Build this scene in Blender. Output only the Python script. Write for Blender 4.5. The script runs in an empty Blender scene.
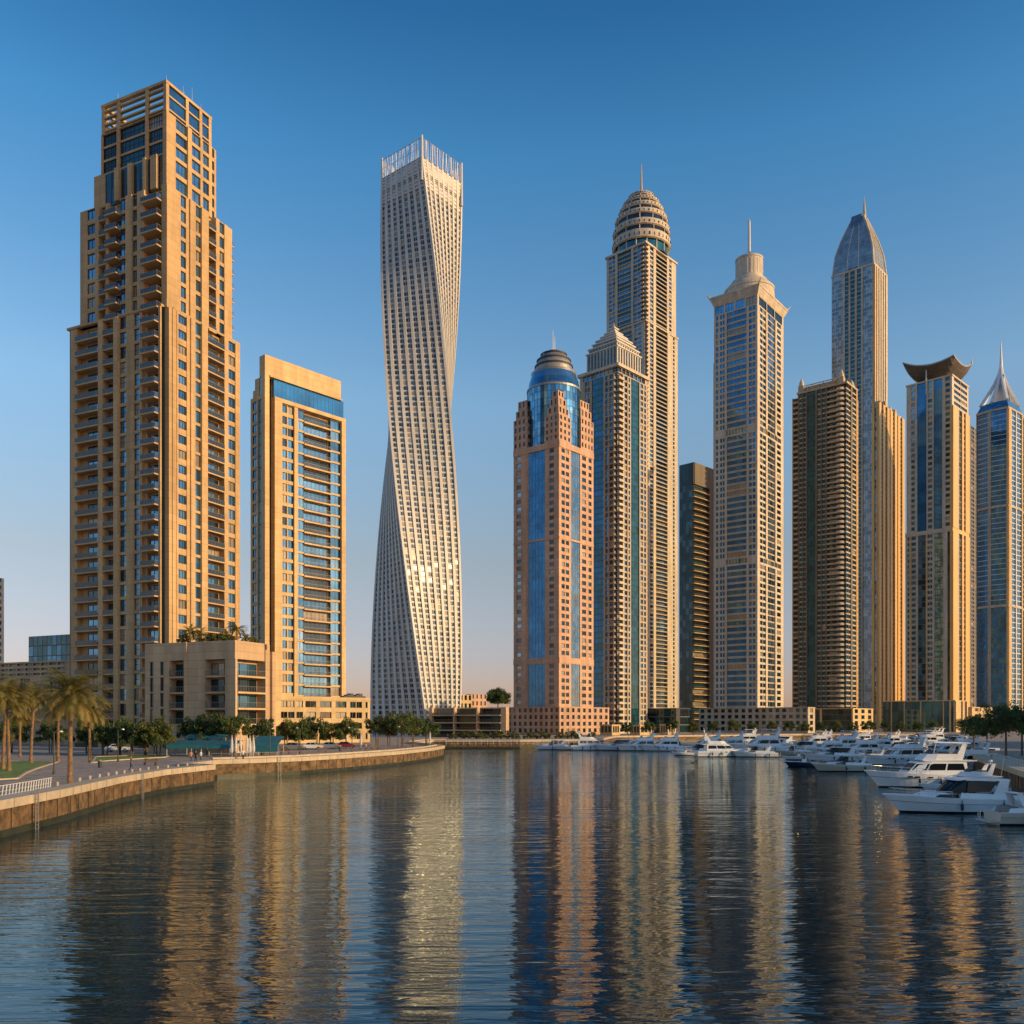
import bpy, bmesh, math, random
from mathutils import Vector, Matrix
R = math.radians

random.seed(7)
SC = bpy.context.scene
COL = SC.collection

# ------------------------------------------------------------------ camera, sky, sun, exposure
F, HZ, CH = 900.0, 722.0, 8.0          # focal length in pixels, horizon row, eye height
cam = bpy.data.cameras.new("camera")
cam.sensor_width = 36.0
cam.lens = F / 1024 * 36
cam.shift_y = (HZ - 512) / 1024
cam.clip_start, cam.clip_end = 0.5, 20000
camo = bpy.data.objects.new("camera", cam)
camo.location = (0, 0, CH)
camo.rotation_euler = (R(90), 0, 0)
COL.objects.link(camo)
SC.camera = camo

SUN_EL = 13.0
SKY_K = 0.5                             # the sky's strength is 0.18 times a tint below 1
SUN_DIR = Vector((0.93, -0.37, 0)).normalized()
SUN_AZ = math.atan2(SUN_DIR.x, SUN_DIR.y)
world = bpy.data.worlds.new("World")
SC.world = world
world.use_nodes = True
wn = world.node_tree
bg = wn.nodes["Background"]
sky = wn.nodes.new("ShaderNodeTexSky")
sky.sky_type = 'NISHITA'
sky.sun_disc = False
sky.sun_elevation = R(SUN_EL)
sky.sun_rotation = SUN_AZ
sky.air_density = 1.0
sky.dust_density = 0.6
sky.ozone_density = 3.0
# evening air: the clear sky is bluer overhead and peach near the horizon
tc = wn.nodes.new("ShaderNodeTexCoord")
sep = wn.nodes.new("ShaderNodeSeparateXYZ")
wn.links.new(tc.outputs["Generated"], sep.inputs[0])
ramp = wn.nodes.new("ShaderNodeValToRGB")
cr_ = ramp.color_ramp
SKT = [(0.0, (1.9, 1.22, 1.3)), (0.064, (2.0, 1.38, 1.46)), (0.173, (2.42, 1.72, 1.43)), (0.333, (2.65, 2.65, 2.4)), (0.533, (1.12, 2.32, 2.6)), (0.62, (0.56, 1.62, 2.1)), (1.0, (0.5, 1.4, 1.9))]
while len(cr_.elements) < len(SKT):
    cr_.elements.new(0.5)
for e, (p_, c_) in zip(cr_.elements, SKT):
    e.position = p_
    e.color = tuple(v / 3.0 for v in c_) + (1,)
wn.links.new(sep.outputs[2], ramp.inputs[0])
mulc = wn.nodes.new("ShaderNodeMix")
mulc.data_type = 'RGBA'
mulc.blend_type = 'MULTIPLY'
mulc.inputs[0].default_value = 1.0
wn.links.new(sky.outputs[0], mulc.inputs[6])
wn.links.new(ramp.outputs[0], mulc.inputs[7])
wn.links.new(mulc.outputs[2], bg.inputs[0])
bg.inputs[1].default_value = 0.25 * SKY_K * 1.2

sl = bpy.data.lights.new("sun", 'SUN')
sl.energy = 2.4
sl.angle = R(0.5)
sl.color = (1.0, 0.68, 0.30)
so = bpy.data.objects.new("sun", sl)
d3 = Vector((SUN_DIR.x * math.cos(R(SUN_EL)), SUN_DIR.y * math.cos(R(SUN_EL)), math.sin(R(SUN_EL))))
so.rotation_euler = d3.to_track_quat('Z', 'Y').to_euler()
so.location = (200, -100, 300)
COL.objects.link(so)

SC.view_settings.view_transform = 'Standard'
SC.view_settings.look = 'None'
SC.view_settings.exposure = 0.8
SC.view_settings.gamma = 1.0

ZG = 2.3                                # level of the quays above the water

def G(px, py, z=ZG):                    # point of the ground seen at a pixel
    Y = (CH - z) * F / (py - HZ)
    return Vector(((px - 512) / F * Y, Y, z))

def PX(px, py, Y):
    return Vector(((px - 512) / F * Y, Y, CH + (HZ - py) / F * Y))

# ------------------------------------------------------------------ materials
def mat(name, col, rough=0.7, metal=0.0, var=0.12, scale=0.25, bump=0.0, bscale=3.0, col2=None, streak=False, spec=0.5, joint=0.0):
    m = bpy.data.materials.new(name)
    m.use_nodes = True
    nt = m.node_tree
    b = nt.nodes["Principled BSDF"]
    b.inputs["Roughness"].default_value = rough
    b.inputs["Metallic"].default_value = metal
    b.inputs["Specular IOR Level"].default_value = spec
    geo = nt.nodes.new("ShaderNodeNewGeometry")
    pos = geo.outputs["Position"]
    if streak:
        mp = nt.nodes.new("ShaderNodeMapping")
        mp.inputs["Scale"].default_value = (1, 1, 0.12)
        nt.links.new(pos, mp.inputs[0])
        pos = mp.outputs[0]
    if var > 0:
        n = nt.nodes.new("ShaderNodeTexNoise")
        n.inputs["Scale"].default_value = scale
        n.inputs["Detail"].default_value = 5
        n.inputs["Roughness"].default_value = 0.65
        nt.links.new(pos, n.inputs["Vector"])
        mx = nt.nodes.new("ShaderNodeMix")
        mx.data_type = 'RGBA'
        c2 = col2 if col2 else tuple(c * (1 + 1.6 * var) for c in col)
        c1 = tuple(c * (1 - 1.6 * var) for c in col) if not col2 else col
        mr = nt.nodes.new("ShaderNodeMapRange")
        mr.inputs["From Min"].default_value = 0.3
        mr.inputs["From Max"].default_value = 0.7
        nt.links.new(n.outputs["Fac"], mr.inputs["Value"])
        mx.inputs[6].default_value = (*c1, 1)
        mx.inputs[7].default_value = (*c2, 1)
        nt.links.new(mr.outputs[0], mx.inputs[0])
        colout = mx.outputs[2]
        if joint:                        # level joints between the cladding panels, and slightly different panels
            sx = nt.nodes.new("ShaderNodeSeparateXYZ")
            nt.links.new(geo.outputs["Position"], sx.inputs[0])
            dv = nt.nodes.new("ShaderNodeMath"); dv.operation = 'DIVIDE'; dv.inputs[1].default_value = joint
            nt.links.new(sx.outputs[2], dv.inputs[0])
            frc = nt.nodes.new("ShaderNodeMath"); frc.operation = 'FRACT'
            nt.links.new(dv.outputs[0], frc.inputs[0])
            lt = nt.nodes.new("ShaderNodeMath"); lt.operation = 'LESS_THAN'; lt.inputs[1].default_value = 0.05
            nt.links.new(frc.outputs[0], lt.inputs[0])
            fl = nt.nodes.new("ShaderNodeVectorMath"); fl.operation = 'SNAP'
            fl.inputs[1].default_value = (joint * 1.7, joint * 1.7, joint)
            nt.links.new(geo.outputs["Position"], fl.inputs[0])
            wnz = nt.nodes.new("ShaderNodeTexWhiteNoise")
            nt.links.new(fl.outputs[0], wnz.inputs[0])
            m1 = nt.nodes.new("ShaderNodeMath"); m1.operation = 'MULTIPLY_ADD'; m1.inputs[1].default_value = 0.16; m1.inputs[2].default_value = 0.90
            nt.links.new(wnz.outputs[0], m1.inputs[0])
            m2 = nt.nodes.new("ShaderNodeMath"); m2.operation = 'MULTIPLY_ADD'; m2.inputs[1].default_value = -0.30
            nt.links.new(lt.outputs[0], m2.inputs[0])
            nt.links.new(m1.outputs[0], m2.inputs[2])
            mm = nt.nodes.new("ShaderNodeMix"); mm.data_type = 'RGBA'; mm.blend_type = 'MULTIPLY'; mm.inputs[0].default_value = 1.0
            nt.links.new(colout, mm.inputs[6])
            nt.links.new(m2.outputs[0], mm.inputs[7])
            colout = mm.outputs[2]
        nt.links.new(colout, b.inputs["Base Color"])
    else:
        b.inputs["Base Color"].default_value = (*col, 1)
    if bump > 0:
        n2 = nt.nodes.new("ShaderNodeTexNoise")
        n2.inputs["Scale"].default_value = bscale
        n2.inputs["Detail"].default_value = 4
        nt.links.new(geo.outputs["Position"], n2.inputs["Vector"])
        bp = nt.nodes.new("ShaderNodeBump")
        bp.inputs["Strength"].default_value = bump
        bp.inputs["Distance"].default_value = 0.2
        nt.links.new(n2.outputs["Fac"], bp.inputs["Height"])
        nt.links.new(bp.outputs[0], b.inputs["Normal"])
    return m

def leafy(m, col, k=0.4):                # leaves let some light through
    nt = m.node_tree
    b = nt.nodes["Principled BSDF"]
    tr = nt.nodes.new("ShaderNodeBsdfTranslucent")
    src = b.inputs["Base Color"].links
    if src:
        nt.links.new(src[0].from_socket, tr.inputs[0])
    mx = nt.nodes.new("ShaderNodeMixShader")
    mx.inputs[0].default_value = k
    nt.links.new(b.outputs[0], mx.inputs[1])
    nt.links.new(tr.outputs[0], mx.inputs[2])
    nt.links.new(mx.outputs[0], nt.nodes["Material Output"].inputs[0])

def glass(name, col, rough=0.06, metal=0.75, wob=0.02):
    m = mat(name, col, rough, metal, var=0.22, scale=0.16, spec=0.8)
    nt = m.node_tree
    b = nt.nodes["Principled BSDF"]
    geo = nt.nodes.new("ShaderNodeNewGeometry")
    n2 = nt.nodes.new("ShaderNodeTexNoise")
    n2.inputs["Scale"].default_value = 0.45
    n2.inputs["Detail"].default_value = 1
    nt.links.new(geo.outputs["Position"], n2.inputs["Vector"])
    bp = nt.nodes.new("ShaderNodeBump")
    bp.inputs["Strength"].default_value = 0.6
    bp.inputs["Distance"].default_value = wob
    nt.links.new(n2.outputs["Fac"], bp.inputs["Height"])
    nt.links.new(bp.outputs[0], b.inputs["Normal"])
    return m

M = {}
M['tan'] = mat('tan_stone', (0.52, 0.335, 0.155), 0.8, var=0.15, bump=0.15, streak=True, joint=1.67)
M['tan_slab'] = mat('tan_slab', (0.55, 0.35, 0.165), 0.75, var=0.08)
M['cream'] = mat('cream_render', (0.62, 0.42, 0.20), 0.8, var=0.12, bump=0.1, streak=True, joint=1.7)
M['grey_tan'] = mat('grey_tan_stone', (0.56, 0.365, 0.20), 0.8, var=0.14, bump=0.15, streak=True, joint=1.5)
M['silver'] = mat('silver_panel', (0.59, 0.56, 0.50), 0.55, 0.05, var=0.10, streak=True)
M['pink'] = mat('pink_granite', (0.54, 0.315, 0.195), 0.7, var=0.16, streak=True, joint=1.65)
M['beige'] = mat('beige_panel', (0.48, 0.38, 0.26), 0.75, var=0.13, streak=True, joint=1.65)
M['pale'] = mat('pale_stone', (0.56, 0.47, 0.345), 0.75, var=0.13, streak=True, joint=1.68)
M['brown'] = mat('brown_panel', (0.17, 0.135, 0.095), 0.7, var=0.12, streak=True)
M['gold'] = mat('gold_panel', (0.70, 0.41, 0.13), 0.45, 0.25, var=0.08, streak=True)
M['dark'] = mat('dark_cladding', (0.045, 0.045, 0.045), 0.6, var=0.25, scale=0.5)
M['steel'] = mat('grey_steel', (0.32, 0.30, 0.27), 0.45, 0.5, var=0.1)
M['frame'] = mat('bronze_frame', (0.07, 0.055, 0.04), 0.5, 0.3, var=0.1)
M['rail'] = mat('grey_rail', (0.22, 0.20, 0.17), 0.5, 0.3, var=0.1)
M['white'] = mat('white_paint', (0.74, 0.72, 0.68), 0.4, var=0.05)
M['roofgrey'] = mat('dark_roof_metal', (0.14, 0.115, 0.09), 0.5, 0.3, var=0.2)
M['g_blue'] = glass('blue_glass', (0.13, 0.31, 0.46))
M['g_blue2'] = glass('darker_blue_glass', (0.075, 0.20, 0.31))  # darker tone of the blue glass
M['g_blue3'] = glass('blue_glass_with_blind', (0.21, 0.36, 0.45), 0.12)
M['g_teal'] = glass('teal_glass', (0.02, 0.115, 0.15), metal=0.4)
M['g_teal2'] = glass('teal_glass_dim', (0.012, 0.07, 0.09), metal=0.4)
M['g_dark'] = glass('dark_glass', (0.055, 0.085, 0.10))
M['g_dark2'] = glass('darker_glass', (0.03, 0.045, 0.05))
M['g_pale'] = glass('pale_glass', (0.24, 0.30, 0.32), 0.15)
M['g_grey'] = glass('grey_glass', (0.05, 0.085, 0.11), metal=0.2)
M['g_grey2'] = glass('dim_grey_glass', (0.03, 0.045, 0.055), metal=0.3)
M['g_bright'] = glass('vivid_blue_glass', (0.022, 0.17, 0.36), metal=0.45)
M['g_bright2'] = glass('vivid_blue_glass_dim', (0.018, 0.14, 0.30), metal=0.45)
GB = ('g_blue', 'g_blue2', 'g_blue3')
GT = ('g_teal', 'g_teal2', 'g_teal')
GD = ('g_dark', 'g_dark2', 'g_teal2')
GM = ('g_blue', 'g_dark', 'g_blue2')
GV = ('g_bright', 'g_bright2', 'g_bright')
M['g_curtain'] = glass('glass_with_pale_curtain', (0.30, 0.25, 0.18), 0.2, 0.15)
M['g_steel'] = glass('steel_grey_glass', (0.30, 0.37, 0.41), 0.2, 0.4)
M['g_steel2'] = glass('darker_steel_grey_glass', (0.17, 0.23, 0.28), 0.15, 0.45)
M['g_soft'] = glass('soft_blue_glass', (0.03, 0.13, 0.24), metal=0.2)
GS = ('g_soft', 'g_bright2', 'g_soft')
GP = ('g_pale', 'g_dark', 'g_blue')

# ------------------------------------------------------------------ mesh builder
class MB:
    def __init__(s):
        s.v, s.f, s.m, s.mats = [], [], [], []
    def mi(s, m):
        m = M[m] if isinstance(m, str) else m
        if m not in s.mats:
            s.mats.append(m)
        return s.mats.index(m)
    def add(s, vs, fs, m):
        k = len(s.v)
        s.v.extend(tuple(p) for p in vs)
        i = s.mi(m)
        for f in fs:
            s.f.append(tuple(k + a for a in f))
            s.m.append(i)
    def hexa(s, p, m):                   # 8 points: bottom ring, top ring
        s.add(p, [(3, 2, 1, 0), (4, 5, 6, 7), (0, 1, 5, 4), (1, 2, 6, 5), (2, 3, 7, 6), (3, 0, 4, 7)], m)
    def box(s, x0, x1, y0, y1, z0, z1, m):
        s.hexa([(x0, y0, z0), (x1, y0, z0), (x1, y1, z0), (x0, y1, z0), (x0, y0, z1), (x1, y0, z1), (x1, y1, z1), (x0, y1, z1)], m)
    def prism(s, poly, z0, z1, m, top=None):   # top: scaled or other polygon with the same count
        n = len(poly)
        t = top or poly
        vs = [(x, y, z0) for x, y in poly] + [(x, y, z1) for x, y in t]
        fs = [tuple(range(n - 1, -1, -1)), tuple(range(n, 2 * n))] + [(i, (i + 1) % n, n + (i + 1) % n, n + i) for i in range(n)]
        s.add(vs, fs, m)
    def tube(s, a, b, r0, m, r1=None, n=6, cap=True):
        a, b = Vector(a), Vector(b)
        r1 = r0 if r1 is None else r1
        d = (b - a).normalized()
        u = d.orthogonal().normalized()
        w = d.cross(u)
        vs = []
        for p, r in ((a, r0), (b, r1)):
            for i in range(n):
                t = 2 * math.pi * i / n
                vs.append(p + u * (r * math.cos(t)) + w * (r * math.sin(t)))
        fs = [(i, (i + 1) % n, n + (i + 1) % n, n + i) for i in range(n)]
        if cap:
            fs += [tuple(range(n - 1, -1, -1)), tuple(range(n, 2 * n))]
        s.add(vs, fs, m)
    def lathe(s, prof, m, cx=0, cy=0, n=40, sx=1, sy=1):   # prof: (r, z[, material])
        k = None
        for a, b in zip(prof, prof[1:]):
            mm = b[2] if len(b) > 2 else m
            vs = []
            for r, z in (a[:2], b[:2]):
                for i in range(n):
                    t = 2 * math.pi * i / n
                    vs.append((cx + sx * r * math.cos(t), cy + sy * r * math.sin(t), z))
            s.add(vs, [(i, (i + 1) % n, n + (i + 1) % n, n + i) for i in range(n)], mm)
    def merge(s, o, mtx):
        k = len(s.v)
        s.v.extend(tuple(mtx @ Vector(p)) for p in o.v)
        idx = [s.mi(m) for m in o.mats]
        s.f.extend(tuple(k + a for a in f) for f in o.f)
        s.m.extend(idx[i] for i in o.m)
    def mesh(s, name):
        me = bpy.data.meshes.new(name)
        me.from_pydata(s.v, [], s.f)
        for m in s.mats:
            me.materials.append(m)
        if len(s.mats) > 1:
            me.polygons.foreach_set("material_index", s.m)
        me.update()
        return me
    def build(s, name, parent=None, smooth=False):
        me = s.mesh(name)
        if smooth:
            me.polygons.foreach_set("use_smooth", [True] * len(me.polygons))
        return link(name, me, parent)

def link(name, data, parent=None):
    o = bpy.data.objects.new(name, data)
    COL.objects.link(o)
    if parent:
        o.parent = parent
    return o

def tag(o, label=None, cat=None, group=None, kind=None):
    if label: o['label'] = label
    if cat: o['category'] = cat
    if group: o['group'] = group
    if kind: o['kind'] = kind
    return o

def empty(name, loc, rz=0.0):
    o = link(name, None)
    o.location = loc
    o.rotation_euler = (0, 0, rz)
    o.empty_display_size = 0.5
    return o

def copy_tree(o, parent=None):
    c = o.copy()
    COL.objects.link(c)
    c.parent = parent
    for ch in [x for x in o.children]:
        copy_tree(ch, c)
    return c

# ------------------------------------------------------------------ towers
def win_mesh(w, h, nm, nt, gm, fr='frame', fw=0.09):
    b = MB()
    b.box(-w / 2, w / 2, 0, 0.06, 0, h, gm)
    b.box(-w / 2, -w / 2 + fw, -0.08, -0.003, 0, h, fr)
    b.box(w / 2 - fw, w / 2, -0.08, -0.003, 0, h, fr)
    b.box(-w / 2 + fw, w / 2 - fw, -0.08, -0.003, 0, fw, fr)
    b.box(-w / 2 + fw, w / 2 - fw, -0.08, -0.003, h - fw, h, fr)
    for i in range(nm):
        x = -w / 2 + w * (i + 1) / (nm + 1)
        b.box(x - fw / 2, x + fw / 2, -0.07, -0.003, fw, h - fw, fr)
    for i in range(nt):
        z = h * (i + 1) / (nt + 1)
        b.box(-w / 2 + fw, w / 2 - fw, -0.06, -0.003, z - fw / 2, z + fw / 2, fr)
    return b

def slab_mesh(w, dep, proj, th, m, curve=0.0, par=None, parm=None):
    """balcony floor: from depth dep inside to proj outside the face; par = solid parapet height"""
    b = MB()
    if curve > 0:
        n = 8
        pts = [(w / 2, dep)] + [(w / 2 - w * i / n, -proj - curve * math.sin(math.pi * i / n)) for i in range(n + 1)] + [(-w / 2, dep)]
        pts = pts[::-1]
        b.prism(pts, -th, 0, m)
        if par:
            o = [(w / 2 - w * i / n, -proj - curve * math.sin(math.pi * i / n)) for i in range(n + 1)]
            for p, q in zip(o, o[1:]):
                b.hexa([(p[0], p[1], 0), (q[0], q[1], 0), (q[0], q[1] + .12, 0), (p[0], p[1] + .12, 0),
                        (p[0], p[1], par), (q[0], q[1], par), (q[0], q[1] + .12, par), (p[0], p[1] + .12, par)], parm or m)
    else:
        b.box(-w / 2, w / 2, -proj, dep, -th, 0, m)
        if par:
            b.box(-w / 2, w / 2, -proj, -proj + .12, 0.003, par, parm or m)
            if proj > .3:
                for sx in (-1, 1):
                    x = sx * (w / 2 - .06)
                    b.box(x - .06, x + .06, -proj + .12, -.003, 0.003, par, parm or m)
    return b

def rail_mesh(w, proj, h, m, sp=0.45, gm=None):
    b = MB()
    b.box(-w / 2, w / 2, -proj + .02, -proj + .08, h - .06, h, m)
    n = max(2, int(w / sp))
    for i in range(n + 1):
        x = -w / 2 + .03 + (w - .06) * i / n
        b.box(x - .025, x + .025, -proj + .03, -proj + .07, 0, h - .06, m)
    if gm:
        b.box(-w / 2 + .05, w / 2 - .05, -proj + .045, -proj + .055, .08, h - .1, gm)
    if proj > .3:
        for sx in (-1, 1):
            x = sx * (w / 2 - .04)
            b.box(x - .03, x + .03, -proj + .08, -.01, h - .06, h, m)
            k = max(1, int(proj / sp))
            for i in range(k):
                y = -proj + .1 + (proj - .15) * (i + .5) / k
                b.box(x - .02, x + .02, y - .02, y + .02, 0, h - .06, m)
    return b

class Tower:
    def __init__(s, name, label, px, Y, rho, cat='tower', wall='tan', fr='frame', z=ZG, group=None):
        s.C = Vector(((px - 512) / F * Y, Y))
        s.ur = Vector((math.sin(R(rho)), math.cos(R(rho))))
        s.ul = Vector((-math.cos(R(rho)), math.sin(R(rho))))
        s.zg = z
        s.rz = R(90 - rho)
        s.root = empty(name, (s.C.x, s.C.y, z), s.rz)
        tag(s.root, label, cat, group)
        s.wall, s.fr = wall, fr
        s.w = MB()
        s.items = {}
        s.cache = {}
        s.rot = Matrix.Rotation(s.rz, 4, 'Z')
    def sr(s, px, ox=0, oy=0):           # distance along the right face where a pixel column falls
        c = s.C + s.ur * ox + s.ul * oy
        t = (px - 512) / F
        return (t * c.y - c.x) / (s.ur.x - t * s.ur.y)
    def sl(s, px, ox=0, oy=0):
        c = s.C + s.ur * ox + s.ul * oy
        t = (px - 512) / F
        return (t * c.y - c.x) / (s.ul.x - t * s.ul.y)
    def zc(s, py, x=0, y=0):             # local height seen at a pixel row above local point x, y
        Yp = s.C.y + s.ur.y * x + s.ul.y * y
        return CH + (HZ - py) / F * Yp - s.zg
    def world(s, p):
        return s.rot @ Vector(p) + Vector((s.C.x, s.C.y, s.zg))
    def put(s, kind, key, fn, o, n, z, sub=None):
        key = (kind,) + key
        if key not in s.cache:
            s.cache[key] = (fn(), sub[1]() if sub else None)
        ang = math.atan2(n[1], n[0]) + math.pi / 2
        mt = Matrix.Translation((o[0], o[1], z)) @ Matrix.Rotation(ang, 4, 'Z')
        s.items.setdefault(kind, []).append((key, mt, sub[0] if sub else None))
    def face(s, o, d, n, bays, z0, z1, fh, T, wm):
        """bays: (kind, s_end, opts) from s=0 outwards along d"""
        nf = max(1, round((z1 - z0) / fh))
        fh = (z1 - z0) / nf
        o, d, n = Vector(o), Vector(d).normalized(), Vector(n).normalized()
        def bx(s0, s1, d0, d1, a, b, m, mb=None):
            p = [o + d * s0 + n * d1, o + d * s1 + n * d1, o + d * s1 + n * d0, o + d * s0 + n * d0]
            if (p[1] - p[0]).cross(p[2] - p[1]) < 0:
                p = p[::-1]
            (mb or s.w).hexa([(q.x, q.y, a) for q in p] + [(q.x, q.y, b) for q in p], m)
        s0 = bays[0][1] if bays[0][0] == 'start' else 0.0
        for bay in bays:
            k, s1 = bay[0], bay[1]
            op = bay[2] if len(bay) > 2 else {}
            if k == 'start' or s1 - s0 < 0.02:
                s0 = max(s0, s1) if k == 'start' else s0
                continue
            m = op.get('m', wm)
            W = s1 - s0
            mid = o + d * ((s0 + s1) / 2)
            if k == 'W':
                bx(s0, s1, -T - .05, op.get('p', 0), z0, z1, m)
            elif k == 'P':
                bx(s0, s1, -T - .05, op.get('p', .5), z0, z1 + op.get('up', 0), m)
            elif k == 'S':
                bx(s0, s1, -T - .05, -T + .02, z0, z1, op.get('m', 'g_dark2'))
            elif k == 'V':
                sp, dep, top = op.get('sp', .3), op.get('dep', .35), op.get('top', .05)
                c = op.get('n', 1)
                g = op.get('g', GB)
                gap = op.get('gap', .35) if c > 1 else 0
                ww = (W - gap * (c - 1)) / c
                for j in range(c - 1):
                    a = s0 + ww * (j + 1) + gap * j
                    bx(a, a + gap, -T - .05, 0, z0, z1, m)
                for i in range(nf):
                    za = z0 + i * fh
                    for j in range(c):
                        a = s0 + j * (ww + gap)
                        bx(a, a + ww, -T - .05, op.get('sd', -.03), za - fh * top if i else za, za + fh * sp, op.get('sm', m))
                        hh = fh * (1 - sp - top)
                        gm = g[min(2, int(random.random() ** 1.3 * 3))] if random.random() > op.get('cur', .10) else 'g_curtain'
                        nm, nt = op.get('nm', 1), op.get('nt', 0)
                        mm = o + d * (a + ww / 2) - n * dep
                        s.put('window', (round(ww, 2), round(hh, 2), nm, nt, gm), lambda: win_mesh(ww, hh, nm, nt, gm, s.fr, op.get('fw', .09)), mm, n, za + fh * sp)
                bx(s0, s1, -T - .05, -.03, z1 - fh * top, z1, m)
            elif k == 'G':
                g = op.get('g', GB)
                dep = op.get('dep', .25)
                cw = MB()
                c = max(1, round(W / op.get('pw', 1.6)))
                lm, lh = op.get('lm', s.fr), op.get('lh', .25)
                for i in range(nf):
                    za = z0 + i * fh
                    for j in range(c):
                        bx(s0 + W * j / c, s0 + W * (j + 1) / c, -dep - .1, -dep, za, za + fh, g[min(2, int(random.random() ** 1.6 * 3))], cw)
                    if lh > 0:
                        bx(s0, s1, -dep + .003, -dep + op.get('lp', .08), za, za + lh, lm, cw)
                if op.get('mul', True):
                    for j in range(1, c):
                        a = s0 + W * j / c
                        bx(a - .04, a + .04, -dep + .003, -dep + .06, z0, z1, s.fr, cw)
                ob = cw.build('curtain_wall', s.root)
            elif k == 'B':
                proj, th = op.get('proj', 0.6), op.get('th', .28)
                sm = op.get('sm', m)
                rail = op.get('rail', 'bar')
                cv = op.get('curve', 0)
                g = op.get('g', GM)
                for i in range(op.get('skip', 0), nf):
                    za = z0 + i * fh
                    dw = W * op.get('dw', .8)
                    hh = fh * .78
                    gm = g[int(random.random() * 3)] if random.random() > .14 else 'g_curtain'
                    mm = mid - n * (T - .08) + d * (W * op.get('ds', 0))
                    nm = op.get('nm', max(1, int(dw / 1.4)))
                    s.put('window', (round(dw, 2), round(hh, 2), nm, 0, gm), lambda: win_mesh(dw, hh, nm, 0, gm, s.fr), mm, n, za + .05)
                    if rail == 'solid':
                        s.put('balcony', (round(W, 2), T, proj, cv), lambda: slab_mesh(W - .02, T - .1, proj, th, sm, cv, op.get('par', 1.0), op.get('pm', sm)), mid, n, za)
                    else:
                        s.put('balcony', (round(W, 2), T, proj, cv), lambda: slab_mesh(W - .02, T - .1, proj, th, sm, cv), mid, n, za,
                              ('railing', lambda: rail_mesh(W - .06, proj, 1.05, op.get('rm', 'rail'), gm=op.get('rg'))))
            s0 = s1
        return s0
    def section(s, z0, z1, fh, right, left, ox=0, oy=0, T=1.2, wm=None, core=None, dr=None, dl=None):
        """right / left: bays with pixel columns as ends; near corner at local (ox, oy)"""
        wm = wm or s.wall
        rb = [(b[0], s.sr(b[1], ox, oy), *b[2:]) for b in right]
        lb = [('start', T)] + [(b[0], s.sl(b[1], ox, oy), *b[2:]) for b in left]
        DR, DL = rb[-1][1], lb[-1][1]
        s.face((ox, oy), (1, 0), (0, -1), rb, z0, z1, fh, T, wm)
        s.face((ox, oy), (0, 1), (-1, 0), lb, z0, z1, fh, T, wm)
        s.w.box(ox + T, ox + DR, oy + T, oy + DL, z0, z1 - .08, core or wm)
        return DR, DL
    def cornice(s, ox, oy, dr, dl, z0, z1, p, m=None):
        s.w.box(ox - p, ox + dr + p, oy - p, oy + dl + p, z0, z1, m or s.wall)
    def done(s, cap=100):
        if s.w.v:
            s.w.build('wall', s.root)
        meshes = {}
        cp = Vector((0, 0, CH))
        for kind, lst in s.items.items():
            def rank(it):
                w = s.world(it[1].translation)
                dd = (w - cp).length
                py = HZ - (w.z - CH) / w.y * F
                return dd + (500 if py > 728 else 0)
            lst.sort(key=rank)
            rest, restsub = MB(), MB()
            for i, (key, mt, sub) in enumerate(lst):
                mb, sb = s.cache[key]
                if i < cap:
                    if key not in meshes:
                        meshes[key] = (mb.mesh(kind), sb.mesh(sub) if sb else None)
                    o = link(kind, meshes[key][0], s.root)
                    o.matrix_local = mt
                    if sb:
                        link(sub, meshes[key][1], o)
                else:
                    rest.merge(mb, mt)
                    if sb:
                        restsub.merge(sb, mt)
            if rest.v:
                ro = tag(rest.build(kind, s.root), kind='stuff')
                if restsub.v:
                    tag(restsub.build('railing', ro), kind='stuff')
        return s.root

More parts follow.
